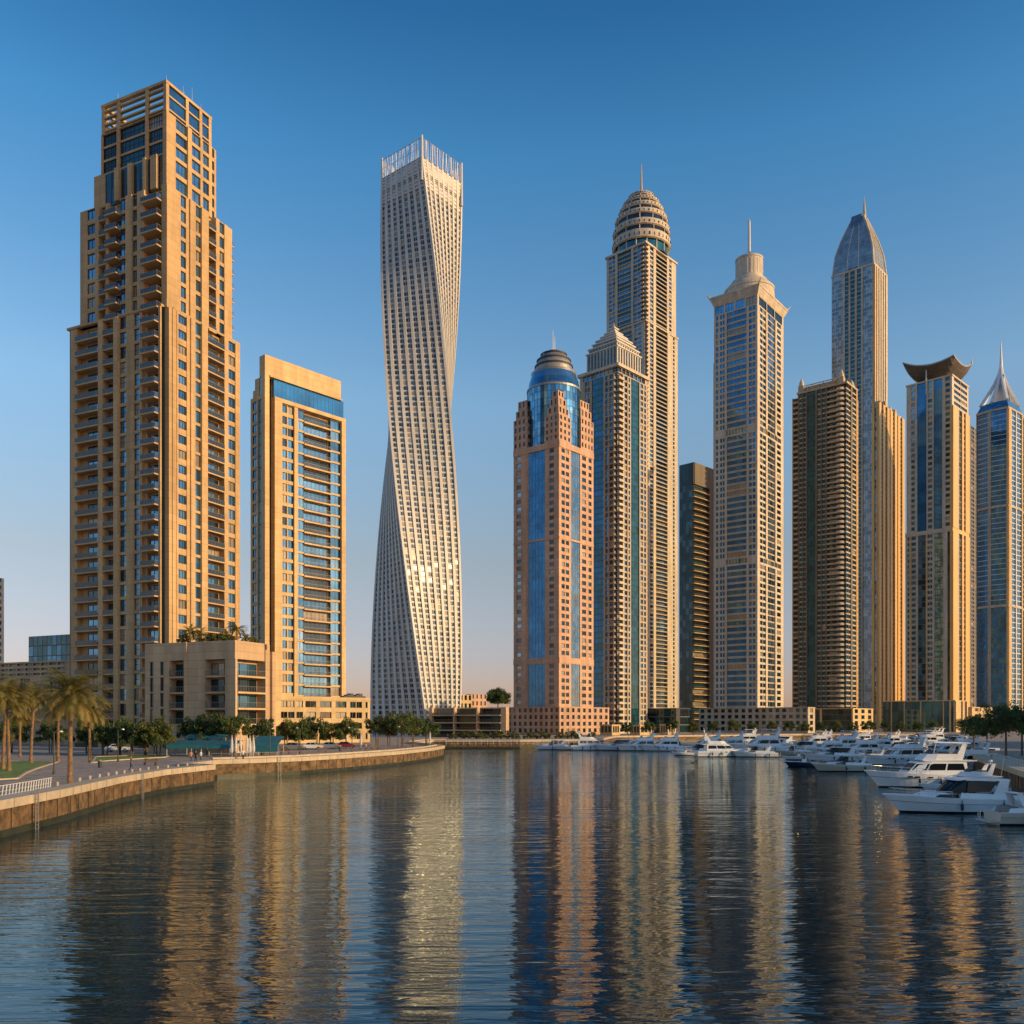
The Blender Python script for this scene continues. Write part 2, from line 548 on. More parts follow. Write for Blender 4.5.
# ------------------------------------------------------------------ water and land
def water_mat():
    m = bpy.data.materials.new("harbour_water")
    m.use_nodes = True
    nt = m.node_tree
    nt.nodes.remove(nt.nodes["Principled BSDF"])
    out = nt.nodes["Material Output"]
    geo = nt.nodes.new("ShaderNodeNewGeometry")
    last = None
    pn = nt.nodes.new("ShaderNodeTexNoise")          # gusts: calmer and rougher patches
    pn.inputs["Scale"].default_value = 0.045
    pn.inputs["Detail"].default_value = 3
    pm = nt.nodes.new("ShaderNodeMapping")
    pm.inputs["Scale"].default_value = (0.6, 1.4, 1)
    nt.links.new(geo.outputs["Position"], pm.inputs[0])
    nt.links.new(pm.outputs[0], pn.inputs["Vector"])
    pr_ = nt.nodes.new("ShaderNodeMapRange")
    pr_.inputs["From Min"].default_value = 0.35
    pr_.inputs["From Max"].default_value = 0.65
    pr_.inputs["To Min"].default_value = 0.55
    pr_.inputs["To Max"].default_value = 1.2
    nt.links.new(pn.outputs["Fac"], pr_.inputs["Value"])
    for sc, (sx, sy), det, st, dist in ((0.22, (0.4, 1.5), 2, 0.14, 0.5), (0.8, (0.24, 1.3), 3, 0.42, 0.23), (2.6, (0.30, 1.25), 2, 0.42, 0.06)):
        mp = nt.nodes.new("ShaderNodeMapping")
        mp.inputs["Scale"].default_value = (sx, sy, 1)
        mp.inputs["Rotation"].default_value = (0, 0, R(9 if sc < .5 else -5 if sc < 1 else 4))
        nt.links.new(geo.outputs["Position"], mp.inputs[0])
        n = nt.nodes.new("ShaderNodeTexNoise")
        n.inputs["Scale"].default_value = sc
        n.inputs["Detail"].default_value = det
        n.inputs["Distortion"].default_value = 0.4
        nt.links.new(mp.outputs[0], n.inputs["Vector"])
        bp = nt.nodes.new("ShaderNodeBump")
        ms = nt.nodes.new("ShaderNodeMath")
        ms.operation = 'MULTIPLY'
        ms.inputs[1].default_value = st
        nt.links.new(pr_.outputs[0], ms.inputs[0])
        nt.links.new(ms.outputs[0], bp.inputs["Strength"])
        bp.inputs["Distance"].default_value = dist
        nt.links.new(n.outputs["Fac"], bp.inputs["Height"])
        if last:
            nt.links.new(last.outputs[0], bp.inputs["Normal"])
        last = bp
    fr = nt.nodes.new("ShaderNodeFresnel")
    fr.inputs["IOR"].default_value = 1.65
    nt.links.new(last.outputs[0], fr.inputs["Normal"])
    df = nt.nodes.new("ShaderNodeBsdfDiffuse")
    df.inputs["Color"].default_value = (0.0003, 0.024, 0.030, 1)
    gl = nt.nodes.new("ShaderNodeBsdfGlossy")
    gl.inputs["Color"].default_value = (0.86, 0.96, 0.98, 1)
    gl.inputs["Roughness"].default_value = 0.02
    nt.links.new(last.outputs[0], gl.inputs["Normal"])
    mx = nt.nodes.new("ShaderNodeMixShader")
    nt.links.new(fr.outputs[0], mx.inputs[0])
    nt.links.new(df.outputs[0], mx.inputs[1])
    nt.links.new(gl.outputs[0], mx.inputs[2])
    nt.links.new(mx.outputs[0], out.inputs[0])
    return m
M['water'] = water_mat()
mb = MB()
mb.add([(-1500, -400, 0), (1500, -400, 0), (1500, 900, 0), (-1500, 900, 0)], [(0, 1, 2, 3)], 'water')
tag(mb.build("water"), kind='structure')

M['paving'] = mat('promenade_paving', (0.44, 0.33, 0.25), 0.8, var=0.2, scale=0.6, bump=0.2, bscale=2)
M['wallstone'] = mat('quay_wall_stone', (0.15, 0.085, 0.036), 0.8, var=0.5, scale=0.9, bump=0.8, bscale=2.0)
M['coping'] = mat('quay_coping', (0.52, 0.40, 0.27), 0.7, var=0.12, scale=0.8, bump=0.1)
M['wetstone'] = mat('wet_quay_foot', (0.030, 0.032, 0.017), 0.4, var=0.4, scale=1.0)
M['grass'] = mat('lawn', (0.16, 0.23, 0.035), 0.9, var=0.3, scale=0.8, bump=0.6, bscale=6)

def paving():
    m = M['paving']
    nt = m.node_tree
    b = nt.nodes["Principled BSDF"]
    old = b.inputs["Base Color"].links[0].from_socket
    geo = nt.nodes.new("ShaderNodeNewGeometry")
    br = nt.nodes.new("ShaderNodeTexBrick")
    br.inputs["Scale"].default_value = 1.0
    br.inputs["Brick Width"].default_value = 1.2
    br.inputs["Row Height"].default_value = 0.6
    br.inputs["Mortar Size"].default_value = 0.03
    br.inputs["Color1"].default_value = (1, 1, 1, 1)
    br.inputs["Color2"].default_value = (0.72, 0.72, 0.74, 1)
    br.inputs["Mortar"].default_value = (0.45, 0.45, 0.45, 1)
    nt.links.new(geo.outputs["Position"], br.inputs["Vector"])
    mx = nt.nodes.new("ShaderNodeMix")
    mx.data_type = 'RGBA'
    mx.blend_type = 'MULTIPLY'
    mx.inputs[0].default_value = 1.0
    nt.links.new(old, mx.inputs[6])
    nt.links.new(br.outputs[0], mx.inputs[7])
    nt.links.new(mx.outputs[2], b.inputs["Base Color"])
paving()
shore = [(-30, -60), (-33.5, 45), G(0, 838, 0)[:2], G(60, 822, 0)[:2], G(120, 803, 0)[:2], G(165, 792.5, 0)[:2], G(214, 785, 0)[:2],
         (-42.3, 118), G(217, 778, 0)[:2], G(255, 776.5, 0)[:2], G(300, 774, 0)[:2], G(350, 770, 0)[:2], G(400, 765, 0)[:2], G(430, 760.5, 0)[:2], G(444, 757, 0)[:2],
         (-17, 213), (-26, 240), (-24, 272), G(445, 748.5, 0)[:2], G(520, 748.5, 0)[:2], G(598, 747.5, 0)[:2], (40, 350), (130, 405), (185, 412), (196, 395),
         (150, 300), (92, 185), G(981, 775, 0)[:2], G(1024, 795, 0)[:2], (42.5, 60), (40, -60)]
shore = [Vector((p[0], p[1])) for p in shore]
outer = [(2500, -60), (9000, 4000), (9000, 14000), (-9000, 14000), (-9000, 4000), (-2500, -60)]
bm = bmesh.new()
vs = [bm.verts.new((p[0], p[1], ZG)) for p in [*shore, *outer]]
es = [bm.edges.new((vs[i], vs[(i + 1) % len(vs)])) for i in range(len(vs))]
bmesh.ops.triangle_fill(bm, use_beauty=True, edges=es)
bmesh.ops.recalc_face_normals(bm, faces=bm.faces)
me = bpy.data.meshes.new("ground")
bm.to_mesh(me)
bm.free()
me.materials.append(M['paving'])
tag(link("ground", me), kind='structure')

def offs(pts, d):                        # polyline moved d to its right-hand side
    out = []
    for i, p in enumerate(pts):
        a, b = pts[max(0, i - 1)], pts[min(len(pts) - 1, i + 1)]
        t = (b - a).normalized()
        out.append(p + Vector((t.y, -t.x)) * d)
    return out

def strip(pts, d0, d1, z0, z1, m, b):
    A, B = offs(pts, d0), offs(pts, d1)
    for i in range(len(pts) - 1):
        b.hexa([(A[i].x, A[i].y, z0), (B[i].x, B[i].y, z0), (B[i + 1].x, B[i + 1].y, z0), (A[i + 1].x, A[i + 1].y, z0),
                (A[i].x, A[i].y, z1), (B[i].x, B[i].y, z1), (B[i + 1].x, B[i + 1].y, z1), (A[i + 1].x, A[i + 1].y, z1)], m)

def quay(pts, label, par=0.0):
    r = empty('quay_wall', (0, 0, 0))
    tag(r, label, 'quay wall')
    b = MB()
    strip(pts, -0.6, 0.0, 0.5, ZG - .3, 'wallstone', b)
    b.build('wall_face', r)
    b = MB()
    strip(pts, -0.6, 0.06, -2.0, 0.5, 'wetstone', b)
    b.build('wet_foot', r)
    b = MB()
    strip(pts, -1.6, 0.22, ZG - .32, ZG + .32, 'coping', b)
    if par:
        strip(pts, -2.0, -1.62, ZG - .04, ZG + .32 + par, 'coping', b)
    b.build('coping', r)
    b = MB()
    acc = 0.0
    for p, q in zip(pts, pts[1:]):
        L = (q - p).length
        t = (q - p) / L
        n = Vector((t.y, -t.x))
        k = acc
        while k < L:
            c = p + t * k
            o = n * .04
            a = [(c - t * .03).to_3d(), (c + t * .03).to_3d()]
            b.hexa([(a[0].x, a[0].y, .46), (a[1].x, a[1].y, .46), (a[1].x + o.x, a[1].y + o.y, .46), (a[0].x + o.x, a[0].y + o.y, .46),
                    (a[0].x, a[0].y, ZG - .33), (a[1].x, a[1].y, ZG - .33), (a[1].x + o.x, a[1].y + o.y, ZG - .33), (a[0].x + o.x, a[0].y + o.y, ZG - .33)], 'wetstone')
            b.hexa([(a[0].x + o.x * .5 + n.x * .19, a[0].y + o.y * .5 + n.y * .19, ZG - .31), (a[1].x + o.x * .5 + n.x * .19, a[1].y + o.y * .5 + n.y * .19, ZG - .31), (a[1].x + n.x * .224, a[1].y + n.y * .224, ZG - .31), (a[0].x + n.x * .224, a[0].y + n.y * .224, ZG - .31), (a[0].x + o.x * .5 + n.x * .19, a[0].y + o.y * .5 + n.y * .19, ZG + .31), (a[1].x + o.x * .5 + n.x * .19, a[1].y + o.y * .5 + n.y * .19, ZG + .31), (a[1].x + n.x * .224, a[1].y + n.y * .224, ZG + .31), (a[0].x + n.x * .224, a[0].y + n.y * .224, ZG + .31)], 'wetstone')
            k += random.uniform(1.8, 3.4)
        acc = k - L
    b.build('panel_joint', r)['kind'] = 'stuff'
    return r

def dense(pts, k=4):                     # smooth curve through the shore points
    out = []
    for i in range(len(pts) - 1):
        p0, p1, p2, p3 = pts[max(0, i - 1)], pts[i], pts[i + 1], pts[min(len(pts) - 1, i + 2)]
        for j in range(k):
            t = j / k
            out.append(0.5 * ((2 * p1) + (p2 - p0) * t + (2 * p0 - 5 * p1 + 4 * p2 - p3) * t * t + (3 * p1 - p0 - 3 * p2 + p3) * t ** 3))
    return out + [pts[-1]]

quay(shore[0:7], 'brown stone quay wall with broad pale coping curving along the left plaza')
quay([shore[6], shore[7], shore[8]], 'short return of brown quay wall where the promenade steps back')
quay(shore[8:19], 'curved tan quay wall ending in a rounded point before the twisted tower', 0.25)
quay(shore[18:21], 'low far quay wall below the white railed promenade')
quay(shore[20:25], 'long quay wall behind the crowded rows of moored yachts')
quay(shore[24:31], 'shaded quay wall along the right bank beside the trees')

# ------------------------------------------------------------------ left tower
t = Tower('apartment_tower', 'tall tan stepped apartment tower with open framed crown, nearest on the left', 166, 195, 25, wall='tan')
zA, zB = t.zc(305), t.zc(181)
BR = dict(proj=.5, sm='tan_slab', rg='g_grey2')
t.section(0, zA, 3.32,
  [('S', 169), ('W', 172), ('P', 173.6, dict(p=.22)), ('W', 176.4), ('P', 178, dict(p=.12)), ('V', 186.5, dict(sp=.3, top=.12, nm=2)), ('P', 188.5, dict(p=.12)), ('W', 190), ('P', 193, dict(p=.35)), ('W', 195.5), ('V', 200.5, dict(sp=.14, nm=0, g=GB)), ('P', 206.5, dict(p=.45)),
   ('B', 223.5, dict(BR, proj=.45, dw=.85, g=GP)), ('P', 226.5, dict(p=.3)), ('W', 228.5), ('V', 235, dict(sp=.22, top=.1)), ('P', 236.8, dict(p=.15)), ('W', 240)],
  [('P', 159.6, dict(p=.35)), ('B', 145, dict(BR, proj=1.5, dw=.85, g=GM)), ('W', 142, dict(p=-.7)), ('W', 139.4), ('V', 134, dict(sp=.16, nm=1, nt=1)), ('P', 130, dict(p=.1)), ('W', 126), ('V', 119.5, dict(sp=.16, nm=1, nt=1, g=GM)), ('P', 115, dict(p=.5)),
   ('B', 104, dict(BR, proj=.5, dw=.9)), ('P', 99.5, dict(p=.45)), ('B', 77, dict(BR, proj=.7, dw=.66, ds=-.14, nm=2)), ('W', 70.5), ('P', 68.3, dict(p=-.4, m='dark'))], T=1.3)
DR, DL = t.sr(240), t.sl(68.3)
t.cornice(0, 1.4, DR - 0, DL - 1.4, zA, zA + .5, .25)
t.w.box(2.2, DR + .1, .05, 1.6, zA, zA + .5, 'tan')
t.section(zA, zB, 3.32,
  [('P', 180, dict(p=.25, up=0)), ('V', 186, dict(sp=.2)), ('W', 189), ('P', 194.5, dict(p=.4)), ('V', 200.5, dict(sp=.2)), ('P', 207.5, dict(p=.4)), ('B', 215, dict(BR, proj=.5)), ('P', 218.5, dict(p=.3)), ('V', 224, dict(sp=.2)), ('P', 227, dict(p=.15)), ('W', 232)],
  [('B', 145, dict(BR, proj=1.4, dw=.85)), ('P', 138, dict(p=.3)), ('V', 132.5, dict(sp=.18)), ('P', 126.5, dict(p=.3)), ('V', 120, dict(sp=.18)), ('B', 108.5, dict(BR, proj=1.2)), ('W', 105.5), ('B', 98.5, dict(BR, proj=.1)), ('W', 95), ('V', 87, dict(sp=.25)), ('W', 80.2)], ox=.6, oy=.6, T=1.3)
mr, ml = t.sr(232, .6, .6), t.sl(80.2, .6, .6)
# balconies projecting from the far end of the right face, in the open air above the shoulder
for i in range(8):
    z = zA + .2 + 3.35 * i
    t.put('balcony', ('end',), lambda: slab_mesh(3.2, .3, 1.5, .28, 'tan_slab'), (.6 + mr, 3.0), (1, 0), z, ('railing', lambda: rail_mesh(3.1, 1.5, 1.05, 'rail')))
zC = t.zc(152, 1.4, 1.4)
# crown: dark glazed base between fins, louvred storeys, open frame on top
lc = [('W', 167), ('G', 158, dict(g=GD, lh=0)), ('P', 152, dict(p=.5)), ('G', 147.5, dict(g=GD, lh=0)), ('P', 145, dict(p=.7)), ('G', 133, dict(g=GD, lh=0)), ('P', 129.5, dict(p=.6)), ('G', 120.5, dict(g=GD, lh=0)), ('P', 116.5, dict(p=.7)), ('G', 105, dict(g=GD, lh=0)), ('W', 101)]
rc = [('P', 175.5, dict(p=.1)), ('V', 187, dict(sp=.22, nm=2)), ('P', 191, dict(p=.3)), ('V', 200.5, dict(sp=.22, nm=1)), ('W', 203), ('V', 209, dict(sp=.22)), ('W', 212)]
t.section(zB, zC, 3.1, rc, lc, ox=1.4, oy=1.4, T=1.0)
zD, zE = t.zc(110, 1.4, 1.4), t.zc(79, 1.4, 1.4)
t.section(zC, zD, 3.1, rc,
  [('W', 170), ('V', 147.8, dict(sp=.11, nm=5, nt=1, g=GD, dep=.5, sd=-.25)), ('P', 146, dict(p=.25)), ('V', 119, dict(sp=.11, nm=5, nt=1, g=GD, dep=.5, sd=-.25)), ('P', 117.4, dict(p=.25)), ('V', 102.2, dict(sp=.11, nm=3, nt=1, g=GD, dep=.5, sd=-.25)), ('W', 101)], ox=1.4, oy=1.4, T=1.0)
cr, cl = t.sr(212, 1.4, 1.4), t.sl(101, 1.4, 1.4)
b = MB()
x0, y0, x1, y1 = 1.4, 1.4, 1.4 + cr, 1.4 + cl
for (px_, py_) in [(x0 + .5, y0 + .5), (x1 - .5, y0 + .5), (x1 - .5, y1 - .5), (x0 + .5, y1 - .5), (x0 + .45, t.sl(146.5, 1.4, 1.4) + 1.4), (x0 + .45, t.sl(118, 1.4, 1.4) + 1.4), (x0 + cr * .45, y0 + .45), (x0 + cr * .75, y0 + .45)]:
    b.box(px_ - .42, px_ + .42, py_ - .42, py_ + .42, zD, zE - .6, 'tan')
for (a0, a1, c0, c1) in [(x0, x1, y0, y0 + .9), (x0, x0 + .9, y0 + .91, y1 - .91), (x0, x1, y1 - .9, y1), (x1 - .9, x1, y0 + .91, y1 - .91)]:
    b.box(a0, a1, c0, c1, zE - .6, zE, 'tan')
    for q in ((.0, .22, .44, .66) if a1 - a0 < 2 or c0 > y0 + 2 else (.02, .46)):
        b.box(a0 + .1, a1 - .1, c0 + .1, c1 - .1, zD + .5 + (zE - zD) * q, zD + .85 + (zE - zD) * q, 'tan')
b.box(x0 + 1.2, x1 - .3, y0 + .35, y0 + .5, zD + .1, zE - .9, 'g_blue2')
b.build('crown_frame', t.root)
b = MB()
b.box(x0 + 4, x1 - 2, y0 + 5, y1 - 6, zD, zD + 4.2, 'cream')
b.build('plant_room', t.root)
for dx, dy, h in ((5.5, .6, 2.2), (8.2, .6, 3.6), (7.2, 2, 2.4), (.6, .6, 1.4), (11, .7, 1.6), (.7, 15.4, 2.0)):
    b = MB(); b.tube((x0 + dx, y0 + dy, zE), (x0 + dx, y0 + dy, zE + h), .09, 'steel', .04); b.build('antenna', t.root)
# shoulder block beside the crown
zs0, zs1 = zB, t.zc(156, mr, 2)
t.face((x1, 2.6), (1, 0), (0, -1), [('W', .8), ('V', 2.0, dict(sp=.25)), ('W', 2.6)], zs0, zs1, 3.1, .6, 'tan')
t.w.box(x1 + .01, x1 + 2.6, 3.2, 12, zs0, zs1 - .05, 'tan')
t.w.box(1.7, 4.5, y1 + .01, y1 + 2.6, zs0, t.zc(175, 2, y1), 'tan')
t.done()

# ------------------------------------------------------------------ slab tower and the low buildings at its foot
t = Tower('slab_tower', 'cream slab tower with blue glass band below its blank crown wall', 264, 270, 41, wall='cream')
zA, zB, zT = t.zc(397, t.sr(274)), t.zc(379, t.sr(274)), t.zc(354.5)
rb = [('P', 268.5, dict(p=.5)), ('S', 273.5), ('P', 281, dict(p=.7)), ('V', 293.5, dict(sp=.25, n=2, nm=1, gap=.25, g=GM, top=.06, sm='cream')), ('P', 297, dict(p=.5)), ('V', 304, dict(sp=.12, nm=1, g=GB, top=.06)),
      ('B', 331, dict(proj=.3, sm='cream', rail='bar', dw=.9, g=GM, nm=5, th=.45)), ('V', 340.5, dict(sp=.12, nm=1, g=GB, top=.06)), ('P', 344.5, dict(p=.7))]
lb = [('G', 258, dict(g=GT, pw=1.4, lh=.3)), ('W', 256.5), ('V', 252.3, dict(sp=.25, g=GB)), ('W', 250.6)]
t.section(0, zA - 1.2, 3.38, rb, lb, T=1.4)
t.section(zA - 1.2, zA, 1.2, [('P', 268.5, dict(p=.5)), ('S', 273.5), ('P', 344.5, dict(p=.7))], [('W', 250.6)], T=1.4)
t.section(zA, zB, 4.5, [('P', 268.5, dict(p=.5)), ('S', 273.5), ('G', 343, dict(g=('g_bright',) * 3, lh=0, dep=-.2, pw=1.5))], [('G', 259, dict(g=GB, pw=2)), ('W', 255)], T=1.4)
t.section(zB, zT, 5, [('P', 268.5, dict(p=.5)), ('W', 340, dict(p=.45))], [('W', 259.5)], T=1.4)
t.w.box(t.sr(268.5) + .02, t.sr(341), -.9, -.46, zB, zB + .5, 'cream')
t.w.box(.5, 6, t.sl(255), t.sl(251.5), zA, zA + 2.5, 'cream')
t.done()

t = Tower('podium_block', 'grey tan five storey corner block with loggias below the tan tower', 235, 165, 23, cat='building', wall='grey_tan')
z1, z2, zT = t.zc(724), t.zc(658.5), t.zc(640)
LG = dict(proj=.05, dw=.96, g=GD, nm=2, sm='grey_tan', th=.35)
t.section(0, z1, 4, [('P', 237, dict(p=.1)), ('W', 264.5, dict(p=-.1)), ('P', 268.5, dict(p=.25)), ('W', 271.5, dict(p=-.4)), ('P', 275, dict(p=.2))],
          [('W', 187, dict(p=.0)), ('P', 184.5, dict(p=.2)), ('W', 169), ('P', 164.5, dict(p=.2)), ('W', 145)], T=1.8)
t.section(z1, z2, 3.0, [('P', 237, dict(p=.1)), ('B', 264.5, dict(LG, proj=.3, dw=.92, g=GP, sm='cream')), ('P', 268.5, dict(p=.25)), ('W', 271.5, dict(p=-.4)), ('P', 275, dict(p=.2))],
          [('W', 225), ('B', 205, dict(LG)), ('W', 187), ('P', 184.5, dict(p=.2)), ('B', 169.5, dict(LG)), ('P', 164.5, dict(p=.2)), ('V', 160, dict(sp=.1, nm=0, g=GD)), ('W', 153.5), ('V', 149.5, dict(sp=.04, nm=0, g=GD)), ('W', 145)], T=1.8)
t.section(z2, zT, 4, [('W', 264.5), ('P', 268.5, dict(p=.25, up=-1.2)), ('W', 271.5, dict(p=-.4)), ('P', 275, dict(p=.2, up=-1.4))], [('W', 187), ('P', 184.5, dict(p=.2)), ('W', 169), ('W', 145)], T=1.8)
t.done()
ROOF_B = (t, zT)

t = Tower('office_block', 'low cream four storey block with square windows under the slab tower', 273, 235, 50, cat='building', wall='cream')
zT = t.zc(696)
VW = dict(sp=.3, top=.12, g=GD, nm=1)
t.section(0, zT - .8, 2.95, [('W', 281), ('V', 294.5, dict(VW, n=2, gap=.2)), ('W', 296.5), ('V', 303, VW), ('W', 305.3), ('V', 316, VW), ('W', 320), ('V', 331.5, VW), ('W', 335.5), ('V', 346.5, VW), ('W', 350.2), ('V', 362, dict(VW, n=2, gap=.2)), ('W', 365.6), ('V', 367.6, dict(VW, nm=0)), ('W', 370)],
          [('W', 262)], T=.9)
t.w.box(-.1, t.sr(370) + .1, -.12, t.sl(262), zT - .8, zT, 'cream')
b = MB()
for k in range(7):
    x = t.sr(347 + k * 3)
    b.box(x, x + 1.1, 1.5, 3.5, zT, zT + .5 + .35 * (k % 3), 'dark')
b.build('roof_plant', t.root)
t.done()

t = Tower('podium_block', 'long low brown podium with louvred top behind the left palms', 86, 222, 25, cat='building', wall='grey_tan')
zT, zM, zL = t.zc(661), t.zc(676), t.zc(694)
t.section(0, zL, zL / 2, [('W', 88)], [('W', 64), ('B', 52, dict(LG)), ('W', 46), ('B', 30, dict(LG)), ('W', 24), ('B', 6, dict(LG)), ('W', 0), ('B', -30, dict(LG)), ('W', -60)], T=1.8)
t.section(zL, zM, zM - zL, [('W', 88)], [('W', 66), ('V', 50, dict(sp=.15, g=GD, nm=3)), ('W', 30), ('V', 20, dict(sp=.15, g=GD, nm=2)), ('W', 4), ('V', -16, dict(sp=.15, g=GD, nm=3)), ('W', -60)], T=1.2)
t.section(zM, zT, 1.1, [('W', 88)], [('W', 65), ('V', -58, dict(sp=.5, g=GD, n=16, gap=.3, nm=0)), ('W', -60)], T=1.0)
t.w.box(-.25, 1.2, -.2, t.sl(-60), zT, zT + .4, 'grey_tan')
t.done()

t = Tower('glass_building', 'squat teal glass building glimpsed left of the tan tower', 72, 300, 25, cat='building', wall='dark')
t.section(0, t.zc(634), 3.4, [('G', 80, dict(g=GT))], [('G', 28, dict(g=('g_teal', 'g_dark', 'g_blue2'), pw=2.2))], T=.8)
t.done()
t = Tower('apartment_tower', 'distant cream tower cut off by the left picture edge', -12, 420, 25, wall='pale')
t.section(0, t.zc(576), 3.4, [('W', -9), ('V', -6, dict(sp=.3)), ('W', -4), ('V', -2, dict(sp=.3)), ('V', 1.5, dict(sp=.4, nm=0)), ('W', 4)], [('W', -40)], T=1)
t.done()

# ------------------------------------------------------------------ twisted tower
def twisted():
    Yc = 360.0
    r = empty('twisted_tower', ((417 - 512) / F * Yc, Yc, ZG))
    tag(r, 'tall slender tower twisting through a quarter turn with pale helical piers', 'tower')
    NF = 108
    zt = CH + (HZ - 181) / F * Yc - ZG
    fh = zt / NF
    def cx(z): return (416 + 6 * z / zt - 417) / F * Yc
    def Rr(z): return (46.8 - 5.6 * z / zt) / F * Yc * .985
    def ang(z): return R(21 - 105.5 * z / zt)          # 0 = towards the camera
    def corner(k, z, ins=0.0):                          # k quarter turns
        a = ang(z) + k * math.pi / 2
        q = Rr(z) - ins * 1.414
        return Vector((cx(z) + q * math.sin(a), -q * math.cos(a), z))
    core, piers, meshes, wins = MB(), [], {}, []
    T = .7
    for i in range(NF):
        z0, z1 = i * fh, (i + 1) * fh
        zz = z0
        q0 = [corner(k, z0, T) for k in range(4)]
        core.hexa([(p.x, p.y, z0) for p in q0] + [(p.x, p.y, z1) for p in q0], 'silver')
        qf = [corner(k, z0 + .01, .36) for k in range(4)]
        core.hexa([(p.x, p.y, z0 + .002) for p in qf] + [(p.x, p.y, z0 + .34) for p in qf], 'silver')
    core.build('wall', r)
    NB = 8
    for k in range(4):
        for j in range(NB + 1):
            f0 = j / NB
            pb = MB()
            w = .0235 if 0 < j < NB else .024
            lo, hi = (max(0, f0 - w), min(1, f0 + w))
            prev = None
            st = 1
            for i in range(0, NF + 1, st):
                z = min(i * fh, zt - .01)
                A, B_ = corner(k, z), corner(k + 1, z)
                n = (B_ - A).normalized()
                n = Vector((n.y, -n.x, 0))
                if n.dot((A + B_) / 2 - Vector((cx(z), 0, z))) < 0:
                    n = -n
                ring = [A.lerp(B_, lo) - n * .9, A.lerp(B_, hi) - n * .9, A.lerp(B_, hi) + n * .02, A.lerp(B_, lo) + n * .02]
                if prev:
                    pb.add(prev + ring, [(0, 1, 5, 4), (1, 2, 6, 5), (2, 3, 7, 6), (3, 0, 4, 7)], 'silver')
                prev = ring
            pb.build('pier', r)
        for i in range(NF - 6):
            z0 = i * fh
            A, B_ = corner(k, z0 + fh / 2, T * .72), corner(k + 1, z0 + fh / 2, T * .72)
            L = (B_ - A).length
            d = (B_ - A) / L
            n = Vector((d.y, -d.x, 0))
            if n.dot((A + B_) / 2 - Vector((cx(z0), 0, z0 + fh / 2))) < 0:
                n = -n
            for j in range(NB):
                w = round(L / NB * .86, 1)
                c = A + d * (L * (j + .5) / NB)
                gm = (('g_grey', 'g_grey', 'g_grey2') if random.random() < .6 else ('g_grey2', 'g_curtain', 'g_curtain'))[int(random.random() * 3)]
                key = (w, gm)
                if key not in meshes:
                    meshes[key] = win_mesh(w, fh * .76, 1, 0, gm, 'silver', .11)
                rot = math.atan2(n.y, n.x) + math.pi / 2
                wins.append((c.y + (0 if n.y < 0 else 100) + .4 * z0, key, Matrix.Translation((c.x, c.y, z0 + .36)) @ Matrix.Rotation(rot, 4, 'Z')))
    wins.sort(key=lambda x: x[0])
    rest, md = MB(), {}
    for i, (_, key, mt) in enumerate(wins):
        if i < 100:
            if key not in md:
                md[key] = meshes[key].mesh('window')
            o = link('window', md[key], r)
            o.matrix_local = mt
        else:
            rest.merge(meshes[key], mt)
    tag(rest.build('window', r), kind='stuff')
    # parapet band: closed screen on the shaded side, ribbed elsewhere
    za, zb = zt - 6 * fh, zt
    for k in range(4):
        b = MB()
        for (z0, z1, ins) in ((za + .75, za + 3 * fh - .5, .3), (za + 3 * fh, zb, .22)):
            p0, p1, p2, p3 = corner(k, z0, ins), corner(k + 1, z0, ins), corner(k + 1, z1, ins), corner(k, z1, ins)
            q = [v.lerp(Vector((cx(z0), 0, v.z)), .05) for v in (p0, p1, p2, p3)]
            b.hexa([p0, p1, q[1], q[0], p3, p2, q[2], q[3]], 'silver')
        for q in range(9):
            zq = za + 1 + (zb - za - 1.2) * q / 8
            p0, p1 = corner(k, zq, .1), corner(k + 1, zq, .1)
            b.tube(p0, p1, .11, 'steel' if q % 4 else 'dark', n=4)
        b.build('parapet', r)
    # screen of slim poles with corner posts and a top rail
    zz = CH + (HZ - 136) / F * (Yc - 16) - ZG
    for k in range(4):
        A, B_ = corner(k, zt - .1, .3), corner(k + 1, zt - .1, .3)
        up = Vector((0, 0, zz - zt))
        b = MB()
        b.tube(A + Vector((0, 0, -9)), A + up + Vector((0, 0, .6)), .55, 'silver', .42, n=8)
        b.build('corner_post', r)
        b = MB()
        b.tube(A + up * .97, B_ + up * .97, .14, 'steel')
        b.tube(A + up * .5, B_ + up * .5, .07, 'steel')
        b.build('top_rail', r)
        for j in range(1, 24):
            p = A.lerp(B_, j / 24)
            q = A.lerp(B_, min(1, max(0, j / 24 + random.uniform(-.03, .03))))
            b = MB()
            b.tube(p, q + up * .97, .10 if j % 3 else .2, 'white', n=5)
            b.build('screen_pole', r)
twisted()

# ------------------------------------------------------------------ towers across the water
def podium(px, Y, rho, left, right, pyt, label, wall, lbay, rbay, fh=3.6, T=.8, name='podium_block'):
    t = Tower(name, label, px, Y, rho, cat='building', wall=wall)
    zT = t.zc(pyt)
    t.section(0, zT - .5, fh, rbay, lbay, T=T)
    t.w.box(-.15, t.sr(right) + .15, -.15, t.sl(left) + .15, zT - .5, zT, wall)
    t.done()
    return t, zT

def cols(a, b, n, k, wf=.55, **o):       # n equal window columns between pixel columns a and b
    out = []
    w = (b - a) / n
    for i in range(n):
        out.append(('W', a + w * i + w * (1 - wf) / 2))
        out.append((k, a + w * i + w * (1 + wf) / 2, o))
    return out + [('W', b)]

